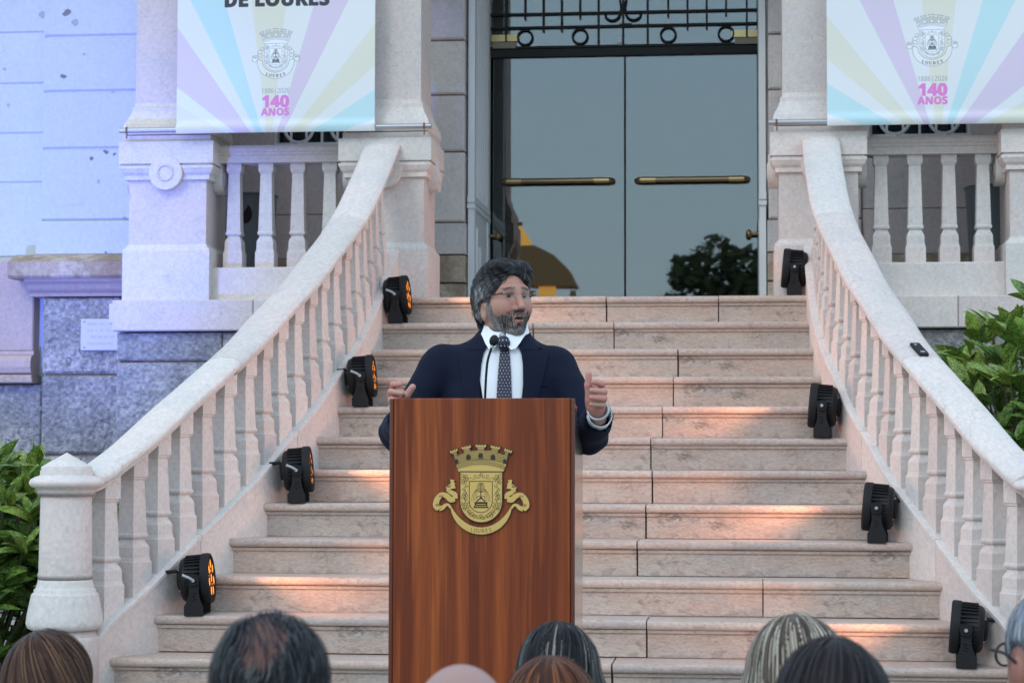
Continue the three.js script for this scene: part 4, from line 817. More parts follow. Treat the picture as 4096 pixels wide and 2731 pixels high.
const frame = (o, yaw, pitch = 0, roll = 0) => { const m = new THREE.Matrix4().makeRotationFromEuler(new THREE.Euler(pitch, yaw, roll, 'YXZ')).setPosition(...o), i = m.clone().invert().elements; return { m, to: (x, y, z) => [i[0] * x + i[4] * y + i[8] * z + i[12], i[1] * x + i[5] * y + i[9] * z + i[13], i[2] * x + i[6] * y + i[10] * z + i[14]] }; };
// strands of hair that run over a hair volume f, each a thin tapered ribbon
function strands(f, seeds, flow, { steps = 14, step = .008, width = .003, lift = .002, colour, rnd }) {
  const pos = [], nor = [], cl = [], e = .003, grad = (p) => { const a = f(p.x + e, p.y, p.z) - f(p.x - e, p.y, p.z), b = f(p.x, p.y + e, p.z) - f(p.x, p.y - e, p.z), c = f(p.x, p.y, p.z + e) - f(p.x, p.y, p.z - e); return V(a, b, c).normalize(); };
  for (const s of seeds) {
    let p = s.clone(), prev = null; const c = colour(s), off = lift * (rnd() * 1.6 - .2), n = Math.round(steps * (.55 + rnd() * .6)), L = [];
    for (let i = 0; i <= n; i++) {
      let g = grad(p); p.addScaledVector(g, -clamp(f(p.x, p.y, p.z) - off, -.02, .02)); g = grad(p);
      const d = flow(p, g, rnd); d.addScaledVector(g, -d.dot(g)); if (d.lengthSq() < 1e-8) break; d.normalize(); if (prev) d.lerp(prev, .45).normalize(); prev = d.clone();
      const side = d.clone().cross(g).normalize(), w = width * (.6 + .8 * Math.sin(Math.PI * clamp(.12 + i / n * .9)));
      L.push([p.clone().addScaledVector(side, -w / 2), p.clone().addScaledVector(side, w / 2), g]); p = p.clone().addScaledVector(d, step);
    }
    for (let i = 0; i < L.length - 1; i++) { const [a, b, g1] = L[i], [c2, d2, g2] = L[i + 1]; for (const [q, g] of [[a, g1], [b, g1], [d2, g2], [a, g1], [d2, g2], [c2, g2]]) { pos.push(q.x, q.y, q.z); nor.push(g.x, g.y, g.z); cl.push(...c); } }
  }
  const G = new THREE.BufferGeometry(); G.setAttribute('position', new THREE.Float32BufferAttribute(pos, 3)); G.setAttribute('normal', new THREE.Float32BufferAttribute(nor, 3)); G.setAttribute('color', new THREE.Float32BufferAttribute(cl, 3)); return G;
}
const skinM = phys({ vertexColors: true, roughness: .55, sheen: .2, sheenColor: col(.5, .3, .25), sheenRoughness: .6 });
const hairM = phys({ vertexColors: true, roughness: .5, specularIntensity: .32 });
const vcol = (m) => phys({ vertexColors: true, roughness: .9, ...m });
const weave = rep(tex(256, 256, (u, v) => 128 + 60 * (vn(u * 128, v * 32, 128, 32, 501) - .5) + 60 * (vn(u * 32, v * 128, 32, 128, 503) - .5), false), .06);
const suitM = phys({ color: col(.006, .0092, .024), specularIntensity: .4, roughness: .9, sheen: .12, sheenColor: col(.12, .15, .28), sheenRoughness: .5 });
const shirtM = mat({ color: col(.74, .78, .82), roughness: .8 });

// ---------------------------------------------------------------- the speaker
{
  const BX = .03, BZ = 2.1, T0 = thing('person', 'bearded man in navy suit, white shirt and dotted tie speaking behind the lectern', 'person', [BX, 0, BZ]);
  const put = (n, g, m, par = T0) => { g.translate(-BX, 0, -BZ); return part(n, g, m, par); };
  const H = frame([.033, 1.632, 2.1], .62, -.05, .03);
  const skin = [.43, .235, .175], skinRed = [.45, .2, .155];
  const headL = (x, y, z) => { // in head space: x to his left as seen by the viewer, y up, z out of the face; eyes at y = 0
    const ax = Math.abs(x);
    let d = ell(x, y, z, [0, .026, -.012], [.077, .096, .097]);
    d = smin(d, ell(x, y, z, [0, -.05, .028], [.064, .078, .066]), .05);
    d = smin(d, ell(ax, y, z, [.042, -.035, .052], [.03, .034, .03]), .03);
    d = smin(d, ell(x, y, z, [0, -.112, .066], [.03, .024, .026]), .035);
    d = smin(d, cap(ax, y, z, [.012, .024, .086], [.046, .022, .07], .012, .011), .02);
    d = smax(d, -ell(ax, y, z, [.032, -.001, .1], [.018, .013, .018]), .012);
    d = smin(d, Math.hypot(ax - .032, y - .0, z - .07) - .0155, .004);
    d = smin(d, cap(ax, y, z, [.018, .0125, .086], [.047, .009, .076], .0045, .004), .005);
    d = smin(d, cap(x, y, z, [0, .008, .089], [0, -.04, .117], .009, .0135), .014);
    d = smin(d, ell(ax, y, z, [.013, -.046, .099], [.009, .008, .011]), .008);
    d = smin(d, cap(ax, y, z, [0, -.07, .097], [.02, -.074, .086], .0075, .004), .008);
    d = smin(d, cap(ax, y, z, [0, -.087, .095], [.017, -.085, .086], .0085, .005), .008);
    d = smax(d, -ell(x, y, z, [0, -.079, .107], [.02, .0042, .02]), .004);
    const e = ell(ax, y, z, [.079, -.042, -.008], [.011, .033, .02]); d = smin(d, smax(e, -ell(ax, y, z, [.092, -.04, -.002], [.01, .02, .011]), .006), .01);
    d = smin(d, cap(x, y, z, [0, -.08, -.03], [0, -.24, -.05], .06, .066), .04);
    return d;
  };
  const headF = (x, y, z) => headL(...H.to(x, y, z));
  const beardMask = (x, y, z) => { const ax = Math.abs(x); let b = sstep(-.036, -.062, y + (z < .04 ? -.02 - (.04 - z) * .55 : .012 * sstep(.03, .06, ax)))
    * sstep(-.16, -.14, y) * sstep(.004, .026, z); if (ax < .03 && y > -.066 && y < -.054 && z > .08) b = Math.max(b, sstep(-.053, -.059, y)); if (ax < .023 && Math.abs(y + .078) < .013 && z > .085) b *= .05; if (ax > .028 && z > .045 && y > -.068) b *= .25; return b; };
  const headC = (X, Y, Z) => {
    const [x, y, z] = H.to(X, Y, Z), ax = Math.abs(x), n = n3(x * 90, y * 90, z * 90, 3), n2 = n3(x * 420, y * 300, z * 420, 8);
    let c = mix3(skin, skinRed, sstep(.4, .65, n) * .6 + (z > .09 && y < -.02 && y > -.06 ? .4 : 0)); c = tint(c, .9 + .2 * n2);
    const b = beardMask(x, y, z), grey = sstep(.35, .62, n2 + (z < .05 ? .1 : -.04) + (y < -.1 ? .05 : 0)); c = mix3(c, mix3([.05, .045, .043], [.3, .28, .27], grey * .8), b * (.55 + .4 * sstep(.3, .6, n3(x * 200, y * 160, z * 200, 15))));
    if (ax < .021 && y > -.094 && y < -.066 && z > .085) c = mix3(c, [.36, .15, .13], .65);
    if (Math.abs(y + .079) < .0035 && ax < .018 && z > .08) c = [.06, .02, .02];
    if (ax > .012 && ax < .05 && Math.abs(y - .03 + ax * .12) < .0055 && z > .05) c = mix3(c, [.07, .06, .055], .75 * sstep(.3, .5, n2 + .12));
    const ed = Math.hypot(ax - .032, y); if (ed < .0155 && z > .075 && Math.abs(y + .001) < .0048) { c = [.3, .24, .22]; if (Math.abs(ax - .032) < .0068) c = [.03, .018, .014]; }
    if (ax > .014 && ax < .05 && Math.abs(y - .0085) < .0022 && z > .07) c = mix3(c, [.12, .06, .05], .7);
    if (y > .045 && y < .085 && z > .06 && Math.abs(((y * 95) % 1) - .5) < .12) c = tint(c, .82);
    return c;
  };
  const headG = meshSDF(headF, [-.1, 1.36, 1.95], [.2, 1.79, 2.26], .0033, headC);
  // hands: right hand (image left) and left hand (image right)
  const palmL = (x, y, z) => { // image left
    let d = ell(x, y, z, [-.272, 1.262, 2.5], [.032, .044, .03]);
    d = smin(d, cap(x, y, z, [-.27, 1.2, 2.46], [-.272, 1.24, 2.48], .026, .026), .03);
    const F = [[[-.292, 1.298, 2.5], [-.287, 1.318, 2.535], [-.262, 1.318, 2.556]], [[-.3, 1.282, 2.505], [-.292, 1.294, 2.552], [-.254, 1.288, 2.566]], [[-.3, 1.264, 2.506], [-.29, 1.268, 2.555], [-.255, 1.262, 2.567]], [[-.296, 1.245, 2.503], [-.286, 1.242, 2.545], [-.258, 1.238, 2.553]]];
    F.forEach((p, i) => d = smin(d, chain(x, y, z, p, [.0115, .0105, .0088].map((r) => r - (i === 3 ? .0015 : 0))), .006));
    return smin(d, chain(x, y, z, [[-.262, 1.25, 2.52], [-.24, 1.283, 2.545], [-.22, 1.309, 2.552]], [.016, .0125, .011]), .01);
  };
  const palmR = (x, y, z) => { // image right
    let d = ell(x, y, z, [.375, 1.275, 2.475], [.03, .05, .027]);
    d = smin(d, cap(x, y, z, [.385, 1.21, 2.44], [.38, 1.25, 2.465], .027, .027), .03);
    const F = [[[.398, 1.312, 2.48], [.401, 1.32, 2.52], [.376, 1.325, 2.54]], [[.405, 1.292, 2.485], [.409, 1.294, 2.53], [.37, 1.298, 2.546]], [[.405, 1.271, 2.485], [.408, 1.272, 2.528], [.369, 1.275, 2.544]], [[.4, 1.252, 2.482], [.4, 1.252, 2.518], [.367, 1.253, 2.532]]];
    F.forEach((p, i) => d = smin(d, chain(x, y, z, p, [.0122, .0112, .0092].map((r) => r - (i === 3 ? .0015 : 0))), .006));
    return smin(d, chain(x, y, z, [[.362, 1.272, 2.49], [.355, 1.315, 2.505], [.357, 1.352, 2.51]], [.017, .0125, .0105]), .012);
  };
  const handC = (x, y, z) => mix3([.47, .26, .2], [.5, .22, .18], sstep(.35, .65, n3(x * 60, y * 60, z * 60, 22)));
  const handG1 = meshSDF(palmL, [-.34, 1.16, 2.42], [-.19, 1.35, 2.6], .0032, handC), handG2 = meshSDF(palmR, [.32, 1.17, 2.4], [.44, 1.38, 2.58], .0032, handC);
  // trunk, arms and legs under the clothes (joined to head and hands inside collar and cuffs)
  const SL = [-.198, 1.4, 2.065], SR = [.215, 1.395, 2.065], EL = [-.325, 1.165, 2.14], ER = [.328, 1.16, 2.16], WL = [-.27, 1.205, 2.455], WR = [.386, 1.212, 2.44];
  const core = (x, y, z) => { let d = ell(x, y, z, [.022, 1.22, 2.08], [.17, .26, .1]); d = smin(d, cap(x, y, z, [.02, .93, 2.07], [.02, 1.1, 2.08], .13, .14), .1); d = smin(d, cap(x, y, z, SL, SR, .05, .05), .08); d = smin(d, cap(x, y, z, [.03, 1.38, 2.07], [.03, 1.5, 2.07], .05, .056), .05);
    for (const [s, e, w] of [[SL, EL, WL], [SR, ER, WR]]) { d = smin(d, cap(x, y, z, s, e, .045, .038), .03); d = smin(d, cap(x, y, z, e, w, .038, .025), .02); }
    for (const s of [-1, 1]) { d = smin(d, cap(x, y, z, [.02 + s * .095, .92, 2.07], [.02 + s * .11, .5, 2.08], .08, .055), .05); d = smin(d, cap(x, y, z, [.02 + s * .11, .5, 2.08], [.02 + s * .115, .07, 2.05], .055, .036), .03); d = smin(d, cap(x, y, z, [.02 + s * .115, .05, 2.03], [.02 + s * .125, .035, 2.2], .036, .03), .02); } return d; };
  const coreG = meshSDF(core, [-.45, -.02, 1.9], [.5, 1.56, 2.55], .02, () => skin);
  put('body', merge([headG, handG1, handG2, coreG]), skinM);
  // jacket
  const wr = (x, y, z) => .013 * (n3(x * 13 + y * 9, y * 17 - x * 6, z * 12, 31) - .5) + .002 * (n3(x * 50, y * 50, z * 50, 35) - .5);
  const torso = (x, y, z) => {
    let d = ell(x, y, z, [.022, 1.19, 2.085], [.215, .34, .142]);
    d = smin(d, ell(x, y, z, [.022, 1.02, 2.11], [.2, .3, .16]), .08);
    d = smin(d, cap(x, y, z, [-.175, 1.398, 2.06], [.195, 1.393, 2.06], .072, .072), .06);
    d = smin(d, cap(x, y, z, [.03, 1.44, 2.06], [.03, 1.5, 2.055], .085, .072), .07);
    return smax(d, .72 - y, .02);
  };
  const sleeve = (x, y, z, s, e, w) => { let d = cap(x, y, z, s, e, .07, .064); d = smin(d, cap(x, y, z, e, w, .066, .049), .035); d += .006 * (Math.sin(y * 85 + x * 60 + z * 40) * .5) * sstep(.16, .02, Math.hypot(x - e[0], y - e[1], z - e[2])); const dx = w[0] - e[0], dy = w[1] - e[1], dz = w[2] - e[2], l = Math.hypot(dx, dy, dz), t = ((x - w[0]) * dx + (y - w[1]) * dy + (z - w[2]) * dz) / l; return smax(smax(d, t - .012, .006), -Math.max(cap(x, y, z, [w[0] - dx * .1, w[1] - dy * .1, w[2] - dz * .1], [w[0] + dx * .2, w[1] + dy * .2, w[2] + dz * .2], .042, .042), -.05 - t), .004); };
  const jacket = (x, y, z) => { let d = torso(x, y, z); d = smin(d, sleeve(x, y, z, SL, EL, WL), .025); d = smin(d, sleeve(x, y, z, SR, ER, WR), .025); d += wr(x, y, z); return smax(d, -cap(x, y, z, [.033, 1.47, 2.075], [.045, 1.62, 2.09], .062, .085), .006); };
  put('jacket', meshSDF(jacket, [-.46, .68, 1.88], [.5, 1.6, 2.54], .0085), suitM);
  // draped pieces: each lies on the front of the jacket between two edge curves
  const frontZ = (x, y) => { let z = 2.42; for (let i = 0; i < 40; i++) { const d = torso(x, y, z) + wr(x, y, z); z -= Math.max(d, .0004) * .8; if (d < .0006 || z < 1.95) break; } return z; };
  function drape(rows, off, thick, m = 10) { // rows: [y, xLeft, xRight]
    const pos = [], G = [], up = 4; const R = []; for (let i = 0; i < rows.length - 1; i++) for (let k = 0; k < up; k++) { const t = k / up; R.push(rows[i].map((a, j) => lerp(a, rows[i + 1][j], t))); } R.push(rows[rows.length - 1]);
    R.forEach(([y, a, b, oa = 0, ob = 0]) => { const l = []; for (let j = 0; j <= m; j++) { const t = j / m, x = lerp(a, b, t); l.push([x, y, frontZ(x, y) + off + lerp(oa, ob, t)]); } G.push(l); });
    const q = (a, b, c, d) => pos.push(...a, ...b, ...c, ...a, ...c, ...d), B = (p) => [p[0], p[1], p[2] - thick], n = G.length - 1;
    for (let i = 0; i < n; i++) for (let j = 0; j < m; j++) q(G[i][j], G[i + 1][j], G[i + 1][j + 1], G[i][j + 1]);
    for (let i = 0; i < n; i++) { q(B(G[i][0]), B(G[i + 1][0]), G[i + 1][0], G[i][0]); q(G[i][m], G[i + 1][m], B(G[i + 1][m]), B(G[i][m])); }
    for (let j = 0; j < m; j++) { q(B(G[0][j]), G[0][j], G[0][j + 1], B(G[0][j + 1])); q(G[n][j], B(G[n][j]), B(G[n][j + 1]), G[n][j + 1]); }
    const g = new THREE.BufferGeometry(); g.setAttribute('position', new THREE.Float32BufferAttribute(pos, 3)); g.computeVertexNormals(); return creased(g, .7);
  }
  put('shirt_front', drape([[1.5, -.035, .105], [1.46, -.05, .118], [1.4, -.05, .12], [1.3, -.03, .122], [1.2, -.01, .115], [1.05, .02, .08]], .003, .012), shirtM);
  for (const s of [-1, 1]) {
    const X = (rows) => rows.map(([y, a, b, p = 0, q = 0]) => s < 0 ? [y, .035 - b, .035 - a, q, p] : [y, .035 + a, .035 + b, p, q]);
    put('lapel', drape(X([[1.475, .05, .072, .004, .002], [1.45, .06, .125], [1.435, .066, .155], [1.4, .072, .15], [1.33, .075, .135], [1.25, .07, .115], [1.12, .045, .06]]), .011, .012, 6), suitM);
    put('jacket_collar', drape(X([[1.5, .056, .085, .004, .0], [1.485, .058, .105], [1.462, .066, .13], [1.452, .068, .118]]), .013, .014, 6), suitM);
    // turned-down shirt collar: from the nape round to a point beside the knot
    const pos = [], N = 18, ringC = (k) => { const t = k / N, a = t * (Math.PI - .16), f = sstep(.35, 1, t), cx = .035, cz = 2.072, sx = s * Math.sin(a), cz2 = -Math.cos(a), P = (r, y, fz) => [cx + sx * r, y, cz + cz2 * r + fz]; return [P(.066 + .002 * f, 1.572 - .062 * f, .004 + .026 * f), P(.073 + .004 * f, 1.562 - .062 * f, .004 + .03 * f), P(.079 + .022 * f, 1.522 - .03 * f - .045 * sstep(.72, .93, t) * sstep(1.08, .93, t), .004 + .034 * f)]; };
    for (let k = 0; k < N; k++) { const A = ringC(k), B = ringC(k + 1); for (let j = 0; j < 2; j++) pos.push(...A[j], ...A[j + 1], ...B[j + 1], ...A[j], ...B[j + 1], ...B[j]); }
    const cg = new THREE.BufferGeometry(); cg.setAttribute('position', new THREE.Float32BufferAttribute(pos, 3)); cg.computeVertexNormals(); put('shirt_collar', creased(cg, .9), mat({ color: col(.8, .83, .87), roughness: .75, side: THREE.DoubleSide }));
  }
  put('collar_band', lathe([[.064, 0], [.068, .0], [.066, .05], [.063, .052], [.062, 0]], 32).scale(1, 1, 1).rotateX(.22).translate(.034, 1.478, 2.085), shirtM);
  // tie with pale dots
  const tieMap = tex(128, 256, (u, v) => { const k = 6.5, r = 16, gx = u * k, gy = v * r, row = Math.floor(gy), fx = ((gx + (row % 2) * .5) % 1) - .5, fy = (gy % 1) - .5; return Math.hypot(fx, fy) < .15 ? [190, 196, 210] : [22, 27, 48]; });
  const tieM = mat({ map: tieMap, roughness: .55 });
  const tie = (rows, off, th) => { const g = drape(rows, off, th, 8), p = g.attributes.position, uv = new Float32Array(p.count * 2); for (let i = 0; i < p.count; i++) { uv[i * 2] = (p.getX(i) - .01) / .07; uv[i * 2 + 1] = (p.getY(i) - 1) / .17; } g.setAttribute('uv', new THREE.BufferAttribute(uv, 2)); return g; };
  const tt = put('tie', tie([[1.462, .026, .056], [1.44, .027, .06], [1.38, .024, .067], [1.28, .022, .074], [1.15, .02, .08], [1.05, .03, .07]], .012, .008), tieM);
  { const g = new THREE.SphereGeometry(.023, 18, 14).scale(1, 1.15, .7), uv = g.attributes.uv; for (let i = 0; i < uv.count; i++) uv.setXY(i, uv.getX(i) * 1.6, uv.getY(i) * .25); put('tie_knot', g.translate(.041, 1.472, frontZ(.041, 1.46) + .024), tieM); }
  put('pocket_flap', drape([[1.338, .13, .215], [1.325, .13, .215]], .004, .004, 6), suitM);
  // cuffs
  for (const [e, w, s] of [[EL, WL, -1], [ER, WR, 1]]) { const d = V(w[0] - e[0], w[1] - e[1], w[2] - e[2]).normalize(), g = lathe([[.038, -.03], [.041, -.03], [.0405, .034], [.038, .036], [.0365, .03], [.036, -.03]], 28); g.applyQuaternion(new THREE.Quaternion().setFromUnitVectors(up0, d)); put('shirt_cuff', g.translate(w[0], w[1], w[2]), shirtM); }
  put('wrist_watch', new THREE.TorusGeometry(.0325, .006, 10, 28).applyQuaternion(new THREE.Quaternion().setFromUnitVectors(V(0, 0, 1), V(.0, .35, .94).normalize())).translate(WR[0] - .001, WR[1] + .022, WR[2] + .028), M.steel);
  // trousers and shoes
  const legs = (x, y, z) => { let d = cap(x, y, z, [.02, .95, 2.08], [.02, .85, 2.08], .15, .15); for (const s of [-1, 1]) { d = smin(d, cap(x, y, z, [.02 + s * .09, .86, 2.07], [.02 + s * .112, .5, 2.08], .1, .085), .06); d = smin(d, cap(x, y, z, [.02 + s * .112, .5, 2.08], [.02 + s * .118, .09, 2.05], .085, .075), .03); } return smax(d, .075 - y, .01); };
  put('trousers', meshSDF(legs, [-.28, .04, 1.85], [.32, 1.12, 2.3], .02), suitM);
  for (const s of [-1, 1]) put('shoe', meshSDF((x, y, z) => smax(smin(cap(x, y, z, [.02 + s * .118, .05, 2.02], [.02 + s * .128, .038, 2.22], .045, .042), ell(x, y, z, [.02 + s * .128, .03, 2.24], [.045, .035, .06]), .02), -y, .004), [.02 + s * .12 - .08, -.01, 1.94], [.02 + s * .12 + .08, .12, 2.34], .012), mat({ color: col(.012, .01, .009), roughness: .3 }));
  // hair: swept back and to the sides from a parting over his left brow
  const hairV = (x, y, z) => {
    let d = ell(x, y, z, [0, .04, -.022], [.094, .099, .108]);
    d = smin(d, ell(x, y, z, [0, -.055, -.075], [.07, .085, .045]), .04);
    d = smin(d, ell(Math.abs(x), y, z, [.074, -.005, -.035], [.022, .07, .05]), .03);
    d = smin(d, ell(x, y, z, [-.03, .105, .04], [.045, .03, .05]), .03); d = smin(d, ell(x, y, z, [.045, .085, .052], [.036, .045, .035]), .03);
    d = smax(d, -ell(x, y, z, [-.004, .0, .115], [.066, .088, .075]), .012);
    d = smax(d, -ell(x, y, z, [0, -.09, .07], [.12, .1, .09]), .012);
    d = smax(d, -ell(Math.abs(x), y, z, [.095, -.05, .004], [.03, .045, .034]), .008);
    return d + .006 * (n3(x * 30 + y * 20, y * 16 - z * 24, z * 30, 41) - .5) + .0022 * Math.sin(z * 230 + y * 120 + x * 50 + 5 * n3(x * 20, y * 20, z * 20, 47));
  };
  const hairF = (x, y, z) => hairV(...H.to(x, y, z));
  const hairTone = (X, Y, Z, r) => { const [x, y, z] = H.to(X, Y, Z), side = sstep(.055, .09, Math.abs(x)) * sstep(.09, .02, y) * sstep(-.07, -.02, z), g = clamp(side * .55 + r * .75 - .3); return mix3([.016, .016, .018], [.46, .46, .47], g * g); };
  const hairG = meshSDF(hairF, [-.12, 1.46, 1.93], [.2, 1.8, 2.26], .0042, (x, y, z) => hairTone(x, y, z, n3(x * 80, y * 40, z * 80, 44)));
  const q = rng(71), seeds = [], hp = hairG.attributes.position; for (let i = 0; i < 1500; i++) seeds.push(V().fromBufferAttribute(hp, Math.floor(q() * hp.count)));
  const part0 = V(.03, .12, .06), inv = (v) => V(v.x, v.y, v.z).transformDirection(H.m);
  const st = strands(hairF, seeds, (p) => { const [x, y, z] = H.to(p.x, p.y, p.z); return inv(V(Math.tanh((x - .035) * 30) * .9, -.3 - 1.0 * sstep(.09, .0, y), -.55)); }, { steps: 7, step: .007, width: .0022, lift: .003, rnd: q, colour: (s) => hairTone(s.x, s.y, s.z, .1 + q() * .95) });
  put('hair', merge([hairG, st]), hairM);
  // beard and brows as short strands over the skin
  { const hb = headG.attributes.position, bs = [], q2 = rng(77); for (let i = 0; i < 60000 && bs.length < 2300; i++) { const k = Math.floor(q2() * hb.count), p = V(hb.getX(k) + BX * 0, hb.getY(k), hb.getZ(k)), l = H.to(p.x, p.y, p.z), ax = Math.abs(l[0]); if (q2() < beardMask(...l) * (l[1] > -.064 && ax < .03 && l[2] > .08 ? .3 : .9) || (ax > .014 && ax < .05 && Math.abs(l[1] - .031 + ax * .12) < .003 && l[2] > .05 && q2() < .35)) bs.push(p); }
    put('beard', strands(headF, bs, (p) => { const l = H.to(p.x, p.y, p.z); return inv(l[1] > .015 ? V(Math.sign(l[0]), .15, 0) : V(l[0] * 3, -1, .15)); }, { steps: 3, step: .0045, width: .0017, lift: .0024, rnd: q2, colour: (p) => { const l = H.to(p.x, p.y, p.z); if (l[1] > .015) return mix3([.08, .062, .055], [.2, .14, .12], q2()); const g = (l[2] < .05 ? .62 : l[1] < -.108 ? .52 : .16) + (q2() - .5) * .7; return mix3([.03, .027, .026], [.5, .48, .47], clamp(g)); } }), hairM); }
  // rimless glasses
  const gl = sub('eyeglasses', T0), toW = (x, y, z) => { const v = V(x, y, z).applyMatrix4(H.m); return [v.x - BX, v.y, v.z - BZ]; };
  const wire = mat({ color: col(.35, .3, .28), metalness: .9, roughness: .3 }), armM = mat({ color: col(.05, .025, .03), roughness: .35 });
  for (const s of [-1, 1]) {
    const lens = new THREE.Shape(); lens.moveTo(-.025, .011); lens.lineTo(.026, .012); lens.quadraticCurveTo(.028, -.016, .008, -.02); lens.quadraticCurveTo(-.022, -.021, -.025, .011);
    part('lens', extr(lens, .0018, .0003, 1, 10).scale(s, 1, 1).rotateY(s * .12).translate(s * .033, -.004, .108).applyMatrix4(H.m).translate(-BX, 0, -BZ), phys({ transmission: 1, thickness: 0, roughness: .02, ior: 1.25, color: col(.95, .96, .97) }), gl);
    part('temple_arm', tube([toW(s * .058, .007, .103), toW(s * .07, .007, .09), toW(s * .082, .004, .04), toW(s * .088, -.012, -.01)], .0028, 20, 8), armM, gl);
    part('hinge', new THREE.SphereGeometry(.0042, 8, 6).translate(...toW(s * .06, .007, .104)), wire, gl);
  }
  part('bridge', tube([toW(-.01, .006, .112), toW(0, .009, .114), toW(.01, .006, .112)], .0014, 10, 8), wire, gl);
}

// ---------------------------------------------------------------- the seated audience, seen from behind
// body space: seat reference at the origin on the ground, head centre at y = 1.2, facing -z
const sHead = (x, y, z, o = 0) => { let d = ell(x, y, z, [0, 1.2, 0], [.076 + o, .1 + o, .096 + o]); d = smin(d, ell(x, y, z, [0, 1.12, -.03], [.06 + o, .07 + o, .06 + o]), .05); d = smin(d, ell(Math.abs(x), y, z, [.08, 1.165, .0], [.011, .032, .02]), .008); d = smin(d, cap(x, y, z, [0, 1.1, .01], [0, .98, .03], .056, .062), .04); return smin(d, cap(x, y, z, [0, 1.165, -.09], [0, 1.14, -.112], .01, .014), .015); };
const sTrunk = (x, y, z, o) => { const ax = Math.abs(x); let d = ell(x, y, z, [0, .76, .04], [.165 + o, .27 + o, .105 + o]); d = smin(d, cap(ax, y, z, [.0, .93, .03], [.165, .905, .03], .06 + o, .055 + o), .07); d = smin(d, cap(ax, y, z, [.18, .9, .03], [.225, .64, .02], .047 + o, .04 + o), .03); d = smin(d, cap(ax, y, z, [.225, .64, .02], [.1, .56, -.26], .04 + o, .027 + o), .02); d = smin(d, cap(ax, y, z, [.08, .52, .03], [.1, .52, -.4], .085 + o, .06 + o), .04); d = smin(d, cap(ax, y, z, [.1, .5, -.4], [.1, .08, -.38], .058 + o, .04 + o), .03); return d; };
const sFeet = (x, y, z, o) => { const ax = Math.abs(x); return smax(cap(ax, y, z, [.1, .045, -.36], [.11, .035, -.52], .042 + o, .036 + o), -y, .004); };
const sHands = (x, y, z) => { const ax = Math.abs(x); let d = ell(ax, y, z, [.09, .575, -.3], [.032, .018, .045]); for (let k = 0; k < 4; k++) d = smin(d, cap(ax, y, z, [.07 + k * .017, .58, -.33], [.066 + k * .018, .57, -.4 + Math.abs(k - 1.4) * .008], .009, .0075), .006); return smin(d, cap(ax, y, z, [.062, .585, -.29], [.045, .58, -.34], .011, .009), .008); };
const bodyGeo = (() => { const c = () => [.42, .24, .18]; return merge([meshSDF((x, y, z) => sHead(x, y, z), [-.13, .9, -.16], [.13, 1.34, .13], .008, c), meshSDF((x, y, z) => Math.min(sTrunk(x, y, z, -.012), sFeet(x, y, z, -.012)), [-.34, -.02, -.6], [.34, 1.03, .24], .026, c), meshSDF(sHands, [-.16, .53, -.44], [.16, .62, -.22], .005, c)]); })();
const clothGeo = meshSDF((x, y, z) => smax(sTrunk(x, y, z, .012), cap(x, y, z, [0, .97, .03], [0, 1.2, .02], .06, .09) * -1, .01), [-.34, .06, -.56], [.34, 1.04, .24], .02), shoeGeo = meshSDF((x, y, z) => sFeet(x, y, z, .008), [-.2, -.02, -.62], [.2, .13, -.28], .014);
const chairM = mat({ color: col(.05, .05, .055), roughness: .5 });
function makeChair() {
  const t = new THREE.Group();
  part('seat', box(.44, .025, .42, 0, .425, -.1), chairM, t); part('backrest', box(.42, .2, .02, 0, .74, .165), chairM, t);
  for (const [x, z] of [[-.2, .12], [.2, .12]]) part('leg', tube([[x, 0, z + .06], [x, .42, z], [x, .85, z + .05]], .011, 10, 8), chairM, t);
  for (const [x, z] of [[-.2, -.28], [.2, -.28]]) part('leg', tube([[x, 0, z - .03], [x, .42, z]], .011, 4, 8), chairM, t);
  return t;
}
const chair0 = makeChair();
// headTop: world height of the top of the hair/skull; kind describes the hair
function guest({ x, z, top, label, cloth, hair, skinC, k = 1, turn = 0, chair }) {
  const y0 = -.5, dy = top - y0 - 1.315; // sink or raise within seat height
  const t = thing('person', label, 'person', [x, y0, z], turn, 'seated audience seen from behind');
  const up = (g) => g;
  const bm = skinC ? phys({ vertexColors: true, roughness: .5, color: col(...skinC) }) : skinM;
  const gB = bodyGeo.clone(), p = gB.attributes.position; for (let i = 0; i < p.count; i++) p.setY(i, p.getY(i) + dy * sstep(.3, .75, p.getY(i)));
  const gC = clothGeo.clone(), pc = gC.attributes.position; for (let i = 0; i < pc.count; i++) pc.setY(i, pc.getY(i) + dy * sstep(.3, .75, pc.getY(i)));
  part('body', gB, bm, t); part('clothes', gC, mat({ color: col(...cloth), roughness: .9 }), t); part('shoes', shoeGeo, M.black, t);
  if (hair) {
    const { vol, tone, flow, n, w = .0035, steps = 16, step = .01, lift = .003, base, seed, lo = [-.17, .85, -.17], hi = [.17, 1.38, .2], cut } = hair, f = (X, Y, Z) => vol(X, Y - dy, Z), q = rng(seed);
    const hg = meshSDF(f, [lo[0], lo[1] + dy, lo[2]], [hi[0], hi[1] + dy, hi[2]], .007, (X, Y, Z) => base(X, Y, Z, dy)), hp = hg.attributes.position, seeds = [];
    for (let i = 0; i < n; i++) { const s = V().fromBufferAttribute(hp, Math.floor(q() * hp.count)); if (!cut || !cut(s.x, s.y - dy, s.z, q)) seeds.push(s); }
    const st = strands(f, seeds, (P, g) => flow(P.x, P.y - dy, P.z, g), { steps, step, width: w, lift, rnd: q, colour: (s) => tone(s.x, s.y - dy, s.z, q()) });
    part('hair', merge([hg, st]), hair.m ?? hairM, t);
  }
  const c = chair0.clone(); c.name = numbered('audience_chair'); c.position.set(x, y0, z); c.rotation.y = turn; scene.add(c); c.userData = { label: 'dark chair under a seated guest, below the frame', category: 'chair', group: 'chairs of the seated audience' };
  return t;
}
